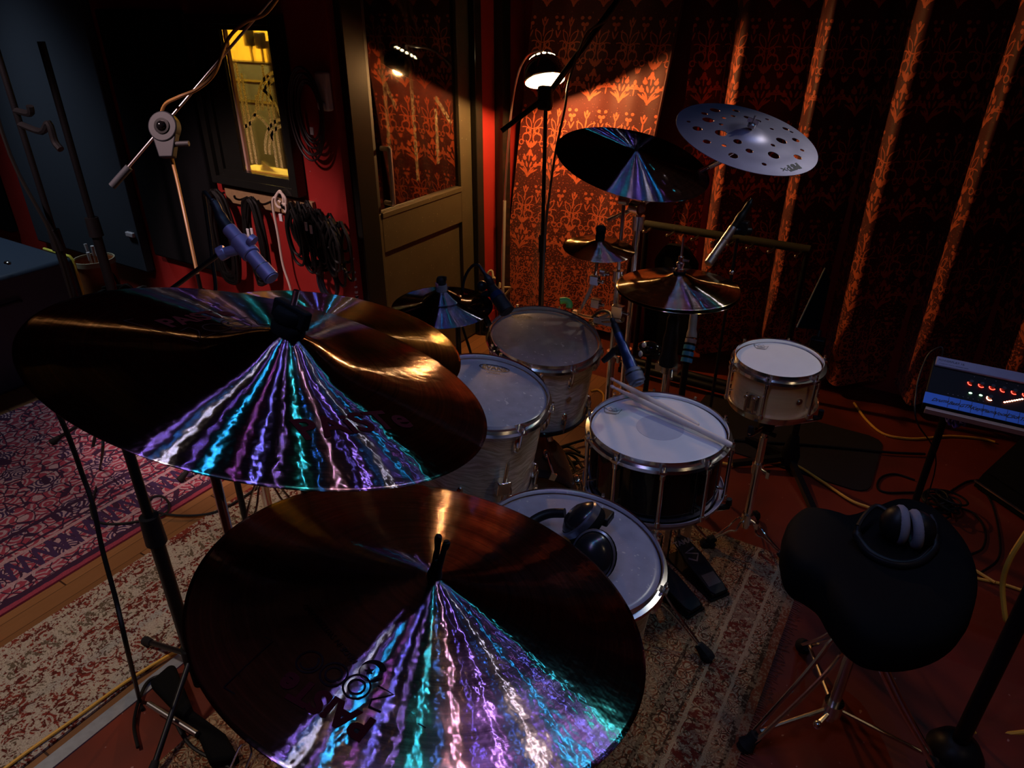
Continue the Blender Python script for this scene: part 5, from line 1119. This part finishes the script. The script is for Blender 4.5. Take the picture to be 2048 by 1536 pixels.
# black wedge speaker at the right edge
w0, w1 = PZ(1948, 962, .03), PZ(2060, 1037, .03); ux = (w1-w0); ux.z = 0; ux.normalize(); bk = V((-ux.y, ux.x, 0))
TW = Matrix(((ux.x, bk.x, 0, w0.x), (ux.y, bk.y, 0, w0.y), (0, 0, 1, 0), (0, 0, 0, 1)))
t = thing('wedge_speaker', 'black wedge monitor speaker at the right edge of the floor', 'speaker', w0)
R90 = Matrix(((0, 0, 1, 0), (1, 0, 0, 0), (0, 1, 0, 0), (0, 0, 0, 1)))
obj('cabinet', MB().prism([(0, .008), (.30, .008), (.34, .20), (.26, .30), (.03, .06)], 0, .45, TW @ R90), M['felt'], t, bevel=.006)
obj('grille', MB().prism([(.035, .072), (.250, .297), (.247, .300), (.032, .075)], .015, .435, TW @ R90), M['felt'], t, smooth=False)
obj('edge_trim', MB().box((0, -.002, .030), (.45, .006, .036), TW), M['nickel'], t, label='bright lower edge')

# ================================================================== left side: case, tub, wall cables
ca, cb_ = PZ(145, 513, .56), PZ(117, 493, .56); yb = ca.y
t = thing('equipment_case', 'dark blue vinyl case with bright yellow piping on its edge', 'case', (ca.x-.5, yb-.2, 0))
obj('body', MB().box((ca.x-1.1, yb-.70, .001), (ca.x, yb, .555)), M['tolex'], t, bevel=.02)
obj('piping', MB().tube([(ca.x-.004, yb-.0, .08), (ca.x-.002, yb-.001, .54), (ca.x-.02, yb-.003, .557)], .007, 8, 1).tube([(ca.x-.02, yb-.002, .557), (ca.x-.26, yb-.002, .557)], .007, 8, 1), M['yellow_trim'], t, label='yellow piping')
obj('latch', MB().sphere(PD(15, 526, (ca-CAM).dot(fwd)-.25), .014, (1.6, 1, .7), seg=10), M['chrome'], t)
obj('side_handle', MB().tube([(ca.x+.001, yb-.45, .42), (ca.x+.02, yb-.43, .43), (ca.x+.02, yb-.31, .43), (ca.x+.001, yb-.29, .42)], .007, 8, 4), M['black'], t)
yc = 1.93; c0, c1_ = PY(206, 582, yc), PY(196, 523, yc); cr_ = (PY(222, 560, yc)-PY(184, 560, yc)).length/2
tt = thing('cabinet', 'low black cabinet in the dark corner carrying the stick tub', 'cabinet', (c0.x-.2, 1.9, 0)); zt_ = c0.z-.012
obj('body', MB().box((c0.x-.08, 1.80, .001), (c0.x+.85, 2.06, zt_-.02)), M['panel_black'], tt, bevel=.01); obj('top', MB().box((c0.x-.10, 1.78, zt_-.02), (c0.x+.87, 2.065, zt_)), M['black'], tt)
t = thing('stick_tub', 'orange brown tub holding brushes and sticks on the black cabinet', 'tub', (c0.x, yc, zt_))
obj('tub', MB().lathe([(0, zt_+.001), (cr_*.92, zt_+.001), (cr_, c1_.z), (cr_*.95, c1_.z), (cr_*.88, zt_+.01), (0, zt_+.01)], 28, Matrix.Translation((c0.x, yc, 0))), M['kraft'], t)
obj('rim', MB().lathe([(cr_*1.0, c1_.z-.015), (cr_*1.03, c1_.z-.015), (cr_*1.03, c1_.z+.012), (cr_*.97, c1_.z+.012)], 28, Matrix.Translation((c0.x, yc, 0)), close=True), plain('pale paper rim', (.42, .38, .25), .8), t)
for k, (dx, dz, dy) in enumerate(((-.035, .085, .0), (.012, .07, .02), (.035, .09, -.01), (.0, .05, -.02))):
    s_ = thing('brush_stick', ('leftmost white ended stick in the orange tub', 'middle white ended stick in the orange tub', 'rightmost white ended stick in the orange tub', 'short white ended stick in the orange tub')[k], 'stick', (c0.x, yc, zt_+.02), group='sticks in the orange tub')
    a = V((c0.x+dx*.3, yc+dy, zt_+.014)); b = V((c0.x+dx*1.2, yc+dy, c1_.z+dz)); obj('shaft', MB().cyl(a, a+(b-a)*.80, .005, seg=8), M['stick'], s_); obj('tip', MB().tube([a+(b-a)*.80, b], [.0075, .009], 8, 1), M['tag_white'], s_)
# black plug bundle beside the tub
mb = MB()
for k in range(14):
    p = V((c0.x+.14+random.uniform(0, .30), 1.90+random.uniform(-.06, .08), zt_+.012)); mb.tube([p, p+V((random.uniform(-.06, .06), random.uniform(-.05, .05), random.uniform(.02, .12))), p+V((random.uniform(-.1, .1), random.uniform(-.06, .06), random.uniform(.01, .09))), p+V((random.uniform(-.1, .1), random.uniform(-.06, .06), .0))], .007, 6, 4)
tag(obj('cable_heap', mb, M['black_cable']), 'heap of black cables on the cabinet right of the orange tub', 'cable heap')
# wood rail under the window with hung cables
t = thing('hook_rail', 'bare wooden hook rail below the control window', 'rail', (-2.6, YW-.02, .9))
ra, rb = PY(452, 372, YW-.01), PY(600, 418, YW-.01)
obj('board', MB().box((ra.x, YW-.022, .862), (rb.x+.09, YW-.001, .935)), M['wood_rail'], t, bevel=.003)
def hook(t, x, z): obj('hook', MB().tube([(x, YW-.02, z), (x, YW-.06, z-.004), (x, YW-.085, z+.006), (x, YW-.09, z+.02)], .005, 6, 3), M['black_metal'], t)
for x in (-2.86, -2.70, -2.545, -2.40, -2.30): hook(t, x, .905)
def hung_coil(label, x, top, bottom, wd, nloop, r, mat, tags=0, y0=YW-.055, jit=.012):
    t = thing('hanging_cable', label, 'cable', (x, y0, top), group='cables hung on the wooden rail')
    mb = MB()
    for k in range(nloop):
        j = lambda s=jit: random.uniform(-s, s)
        zt_, zb = top+j(.006), bottom+j(.035); w_ = wd*(.75+.35*random.random()); y = y0-.03*random.random()
        mb.tube([(x+j(), y, zt_), (x+w_*.55+j(), y, zt_-(top-bottom)*.10), (x+w_+j(), y-.004, (zt_+zb)/2+j(.03)), (x+w_*.7+j(), y, zb+(top-bottom)*.08), (x+j(.02), y, zb), (x-w_*.7+j(), y, zb+(top-bottom)*.08), (x-w_+j(), y-.004, (zt_+zb)/2+j(.03)), (x-w_*.55+j(), y, zt_-(top-bottom)*.10)][:8]+[(x+j(.004), y, zt_)], r, 6, 5)
    obj('loops', mb, mat, t)
    for k in range(tags):
        p = V((x+random.uniform(-.02, .03), y0-.045, top-.13-.02*random.random())); obj('tag', MB().box(p-V((.010, .003, .018)), p+V((.006, .003, .018))), M['tag_white'], t, bevel=.002)
    return t
hung_coil('big drooping black cable coil at the left end of the wooden rail', PY(450, 440, YW-.05).x, .925, .50, .075, 16, .0072, M['black_cable'])
hung_coil('long narrow black cable coil with two white tags beneath the window', PY(515, 450, YW-.05).x, .915, .545, .055, 18, .0066, M['black_cable'], 2)
wc = thing('hanging_cable', 'white cable with plug hanging straight down from the wooden rail', 'cable', PY(560, 390, YW-.06), group='cables hung on the wooden rail')
f = lambda x, y, d=.06: PY(x, y, YW-d)
obj('lead', MB().tube([f(562, 405), f(548, 395), f(546, 415), f(556, 470), f(566, 530), f(582, 582), f(588, 640)], .0055, 8, 6).tube([f(551, 392, .07), f(560, 382, .07), f(567, 398, .07), f(563, 414, .07), f(555, 412, .07), f(551, 400, .07), f(558, 384, .07), f(570, 395, .07), f(572, 408, .07)], .0055, 8, 5), M['white_cable'], wc)
obj('plug', MB().box(f(571, 415, .07)-V((.010, .008, .022)), f(571, 415, .07)+V((.010, .008, .020))), M['white_cable'], wc, bevel=.004)
obj('tag', MB().box(f(562, 435, .05)-V((.009, .003, .016)), f(562, 435, .05)+V((.009, .003, .016))), M['tag_white'], wc)
t = thing('plug_bundle', 'dense black bundle of power leads with plugs and white tags on the rail', 'cable', f(635, 420), group='cables hung on the wooden rail')
mb = MB(); xa, xb2 = f(598, 400).x, f(688, 440).x
for k in range(46):
    x = random.uniform(xa, xb2); y = YW-.05-.07*random.random(); z0_ = .965-.05*random.random()-(x-xa)*.25; l = random.uniform(.10, .27); w_ = random.uniform(.02, .05)
    mb.tube([(x, y, z0_), (x+w_, y-.01, z0_-l*.4), (x+w_*.6, y, z0_-l), (x-w_*.6, y, z0_-l*.95), (x-w_*.8, y-.01, z0_-l*.4), (x-.005, y, z0_)], .0060, 6, 5)
obj('leads', mb, M['black_cable'], t)
for px, py in ((594, 468), (607, 462), (640, 480), (668, 470), (634, 528)):
    p = f(px, py, .085); obj('plug', MB().box(p-V((.013, .012, .018)), p+V((.013, .010, .018))), M['black'], t, bevel=.005)
for px, py in ((612, 452), (622, 458)):
    p = f(px, py, .14); obj('tag', MB().box(p-V((.006, .002, .020)), p+V((.006, .002, .016)), None), M['tag_white'], t)
cc = f(660, 563, .03); t = thing('hanging_cable', 'small blue black coil hanging lowest by the red corner', 'cable', cc, group='cables hung on the wooden rail')
mb = MB()
for k in range(4): mb.torus(cc+V((0, -.006*k, random.uniform(-.006, .006))), .046+.003*k, .0062, (0, 1, .05), 36, 8, (1.55, 1) if False else (1, 1.5) if abs(frame((0, 1, .05))[1].z) > .5 else (1.5, 1))
obj('loops', mb, plain('navy cable jacket', (.016, .020, .032), .4), t); obj('strap', MB().box((cc.x-.012, cc.y-.03, cc.z+.055), (cc.x+.012, cc.y+.005, cc.z+.125)), M['black'], t)
t = thing('hanging_cable', 'dark cable coil with a white tag high on the wall right of the window', 'cable', f(620, 240, .03))
cc = f(622, 225, .03); mb = MB()
for k in range(7): mb.torus(cc+V((random.uniform(-.006, .006), -.004*k, random.uniform(-.01, .01))), .055+.006*k, .0045, (0, 1, 0), 36, 6, (1, 1.9) if abs(frame((0, 1, 0))[1].z) > .5 else (1.9, 1))
obj('loops', mb, plain('dark maroon jacket', (.020, .006, .006), .5), t); p = f(624, 262, .07); obj('tag', MB().box(p-V((.009, .002, .014)), p+V((.009, .002, .014))), M['tag_white'], t)

# ================================================================== cables on the floor
def cable(label, pts, r, m, name='floor_cable', z=None):
    P = [p if isinstance(p, V) else PZ(p[0], p[1], (r+.001 if z is None else z)) for p in pts]
    return tag(obj(name, MB().tube(P, r, 8, 6), M[m]), label, 'cable')
RZ = .0095
cable('yellow cable curving across the red floor toward the mixer stand', [(1708, 806), (1734, 841), (1768, 868), (1816, 877), (1854, 876), (1900, 872), (1962, 877), (1990, 884)], .0055, 'yellow_cable')
cable('yellow cable running over the dark mat toward the throne headphones', [(1440, 925), (1475, 930), (1545, 926), (1588, 929), (1640, 960), (1700, 1000), (1745, 1018), (1800, 1050), (1900, 1110), (1990, 1165)], .0055, 'yellow_cable', z=.012)
cable('yellow cable on the floor behind the corner stand pole', [(1950, 1156), (2005, 1168), (2048, 1182), (2090, 1195)], .0050, 'yellow_cable')
t = cable('thick yellow cable hanging in a loop at the right edge', [PD(2075, 1035, 1.6), PD(2048, 1072, 1.62), PD(2018, 1122, 1.66), PD(2005, 1170, 1.70), PD(2010, 1235, 1.72), PD(2013, 1268, 1.74), V((rs.x+.03, rs.y+.10, .012)), V((rs.x+.2, rs.y+.2, .008))], .0062, 'yellow_cable')
cable('yellow cable lying along the worn cream runner at lower left', [(-10, 1552), (60, 1500), (150, 1437), (250, 1365), (330, 1315), (385, 1285), (450, 1235)], .0045, 'yellow_cable', z=.0135)
cable('orange cable loop beside the rear tom', [(1182, 782), (1196, 780), (1207, 790), (1206, 806)], .005, 'yellow_cable')
cable('black cable winding over the red persian rug', [(180, 1010), (190, 1040), (225, 1048), (280, 1042), (330, 1028), (338, 1008), (322, 992), (300, 998), (305, 1020), (345, 1030), (400, 1030), (445, 1018), (500, 985), (530, 960)], .0045, 'grey_cable', z=.0135)
cable('black cable hanging down across the worn runner at left', [PD(112, 815, 1.35), PD(140, 880, 1.4), PD(165, 950, 1.45), PD(186, 1010, 1.46), PD(205, 1100, 1.47), PD(232, 1200, 1.48), PD(255, 1300, 1.5), PZ(278, 1395, .03), PZ(285, 1420, .006)], .0052, 'black_cable', 'hanging_cable')
cable('second black cable beside a small connector on the persian rug', [PD(206, 860, 1.9), PD(205, 905, 1.95), PZ(200, 935, .03), PZ(190, 985, .014), PZ(183, 1010, .014)], .0040, 'grey_cable', 'hanging_cable')
cable('black cable snaking on the red floor at lower left', [(345, 1395), (350, 1440), (380, 1490), (430, 1520), (480, 1545)], .0045, 'grey_cable', z=.014)
cable('black cable curling beside the metal strip', [(350, 1345), (300, 1360), (278, 1400), (268, 1450), (276, 1495)], .0045, 'black_cable', z=.012)
cable('looped black cable on the red floor behind the throne', [(1830, 960), (1790, 948), (1762, 955), (1755, 975), (1775, 985), (1830, 985), (1880, 992), (1930, 965), (1955, 960)], .0040, 'black_cable')
cable('black cable sweeping round the right of the throne', [(1955, 960), (1985, 1010), (2000, 1080), (1995, 1120), (1960, 1146)], .0036, 'black_cable')
cable('another loop of black cable right of the throne headphones', [(1850, 1030), (1900, 1015), (1945, 1025), (1970, 1060), (1966, 1095), (1940, 1110)], .0036, 'black_cable')
cable('black cable crossing the dark mat', [(1465, 880), (1540, 885), (1620, 890), (1700, 897), (1780, 905), (1850, 908)], .0055, 'black_cable', z=.012)
for k, P in enumerate(([(1085, 890), (1110, 900), (1135, 893), (1160, 905)], [(1088, 905), (1118, 895), (1150, 885), (1168, 880)], [(1095, 920), (1125, 905), (1150, 915), (1165, 935)], [(1110, 885), (1128, 905), (1142, 925), (1160, 960)], [(1090, 898), (1105, 915), (1140, 905), (1170, 915)])):
    cable(('lowest', 'upper', 'middle', 'steepest', 'longest')[k]+' of the dark cables tangled on the floor between middle tom and snare', P, .006, 'black_cable', 'tangled_cable', z=.014+.008*k)
hp_ = PZ(1880, 1012, .02); mb = MB()
for k in range(9): mb.torus(hp_+V((random.uniform(-.03, .03), random.uniform(-.03, .03), .0+.005*k)), .04+random.uniform(-.012, .015), .004, (random.uniform(-.3, .3), random.uniform(-.3, .3), 1), 24, 6)
tag(obj('cable_heap', mb, M['black_cable']), 'small heap of black cable behind the throne headphones', 'cable heap')
# folded black bag with a chrome bar at lower left
p0, p1 = PZ(297, 1407, .05), PZ(394, 1468, .05)
t = thing('pedal_frame', 'black folded pedal frame with a silver bar on the floor at lower left', 'frame', (p0+p1)/2-up*.05)
obj('silver_bar', MB().cyl(p0, p1, .0075, seg=12), M['nickel'], t)
obj('body', MB().prism([(q.x, q.y) for q in (PZ(300, 1370, .03), PZ(340, 1335, .03), PZ(352, 1335, .03), PZ(388, 1425, .03), PZ(452, 1472, .03), PZ(480, 1520, .03), PZ(420, 1530, .03), PZ(395, 1470, .03))], .010, .045), M['felt'], t, bevel=.012)
obj('wire_clamp', MB().tube([PZ(460, 1536, .05), PZ(478, 1497, .06), PZ(486, 1490, .06), PZ(494, 1487, .07), PZ(498, 1480, .08)], .0035, 8, 3).tube([PZ(492, 1536, .05), PZ(503, 1508, .06), PZ(501, 1495, .07), PZ(500, 1480, .08)], .0035, 8, 3), M['chrome'], t)
# chrome tripod legs seen between the two big cymbals
ct = PZ(560, 1120, 0); t = straight_stand('chrome double-braced stand on the runner left of the ride', ct.x, ct.y, None, .62, hub=.36, spread=.22, ph=2.6)

tag(obj('hanging_strap', MB().tube([PY(982, -14, 3.27), PY(984, 8, 3.27), PY(989, 26, 3.27), PY(993, 42, 3.27)], .009, 8, 4), plain('pale strap', (.30, .27, .18), .6)), 'pale strap hanging from above beside the black corner post', 'strap')

# ================================================================== light
def lamp(kind, loc, energy, col, **k):
    l = bpy.data.lights.new('light', kind); l.energy = energy; l.color = col
    for a, b in k.items(): setattr(l, a, b)
    o = bpy.data.objects.new('light', l); COL.objects.link(o); o.location = loc; return o
LA, LB = V((-.62, -.10, 2.45)), V((.34, 2.75, 2.42))
pal = [(.40, .24, 1), (.06, .30, 1), (.85, .85, .95), (.34, .20, 1), (.03, .50, 1), (.70, .22, .95), (.22, .22, 1), (.45, .30, 1), (.05, .75, .80), (.06, .34, 1), (1.0, .60, .85), (.28, .20, 1)]
NL = 21
def aim(o, p): o.rotation_euler = (V(p)-o.location).to_track_quat('-Z', 'Y').to_euler(); return o
for k in range(NL):
    t_ = k/(NL-1); e = (1.5, .40, 1.3, .45, 2.0, .30, 1.2, .55)[k % 8]; p = LA+(LB-LA)*t_+V((random.uniform(-.02, .02), 0, 0))
    aim(lamp('SPOT', p, 3.4*e*(1-.55*t_), pal[k % len(pal)], shadow_soft_size=.008, spot_size=1.65, spot_blend=.7), (-.55, 1.05+.2*(p.y-1.5), .6))
lamp('POINT', TL @ V((0, 0, -.004)), 190, (1.0, .50, .17), shadow_soft_size=.030)
a = lamp('AREA', (-3.6, 2.75, 2.12), 115, (1.0, .72, .16), shape='RECTANGLE', size=.9, size_y=.6)
lamp('POINT', (-3.3, 2.9, 1.9), 5, (1, .85, .4), shadow_soft_size=.05)
aim(lamp('SPOT', (-2.2, -.3, 2.5), 75, (1.0, .80, .66), shadow_soft_size=.10, spot_size=.95, spot_blend=.8), (-2.0, .75, 0))
aim(lamp('SPOT', (-2.5, .3, 2.5), 170, (1.0, .66, .66), shadow_soft_size=.08, spot_size=.72, spot_blend=.45), (-2.62, 2.05, .12))
aim(lamp('SPOT', (.20, 2.85, 2.15), 22, (1.0, .93, .84), shadow_soft_size=.025, spot_size=.62, spot_blend=.5), (-.60, 1.62, .68))
aim(lamp('SPOT', (.34, 2.35, 2.42), 8, (.50, .48, 1.0), shadow_soft_size=.03, spot_size=.62, spot_blend=.6), (.36, 2.42, .6))  # unseen blue spot added to brighten the mixer lip and strip
aim(lamp('SPOT', (1.3, 1.0, 2.35), 7, (1.0, .72, .42), shadow_soft_size=.05, spot_size=1.2, spot_blend=.7), (-.1, 1.5, .3))  # unseen warm spot added for glints on the chrome
aim(lamp('SPOT', (-4.35, 1.35, 2.6), 60, (.74, .86, 1.0), shadow_soft_size=.15, spot_size=1.15, spot_blend=.9), (-4.1, 1.75, .2))  # unseen bluish spot added to lift the left panel and case
wd = bpy.data.worlds.new('world'); scn.world = wd; wd.use_nodes = True
bg = wd.node_tree.nodes.get('Background') or wd.node_tree.nodes.new('ShaderNodeBackground'); bg.inputs[0].default_value = (.25, .3, .45, 1); bg.inputs[1].default_value = .012
scn.view_settings.view_transform = 'Standard'; scn.view_settings.look = 'None'; scn.view_settings.exposure = 0.0
scn.cycles.sample_clamp_indirect = 4.0
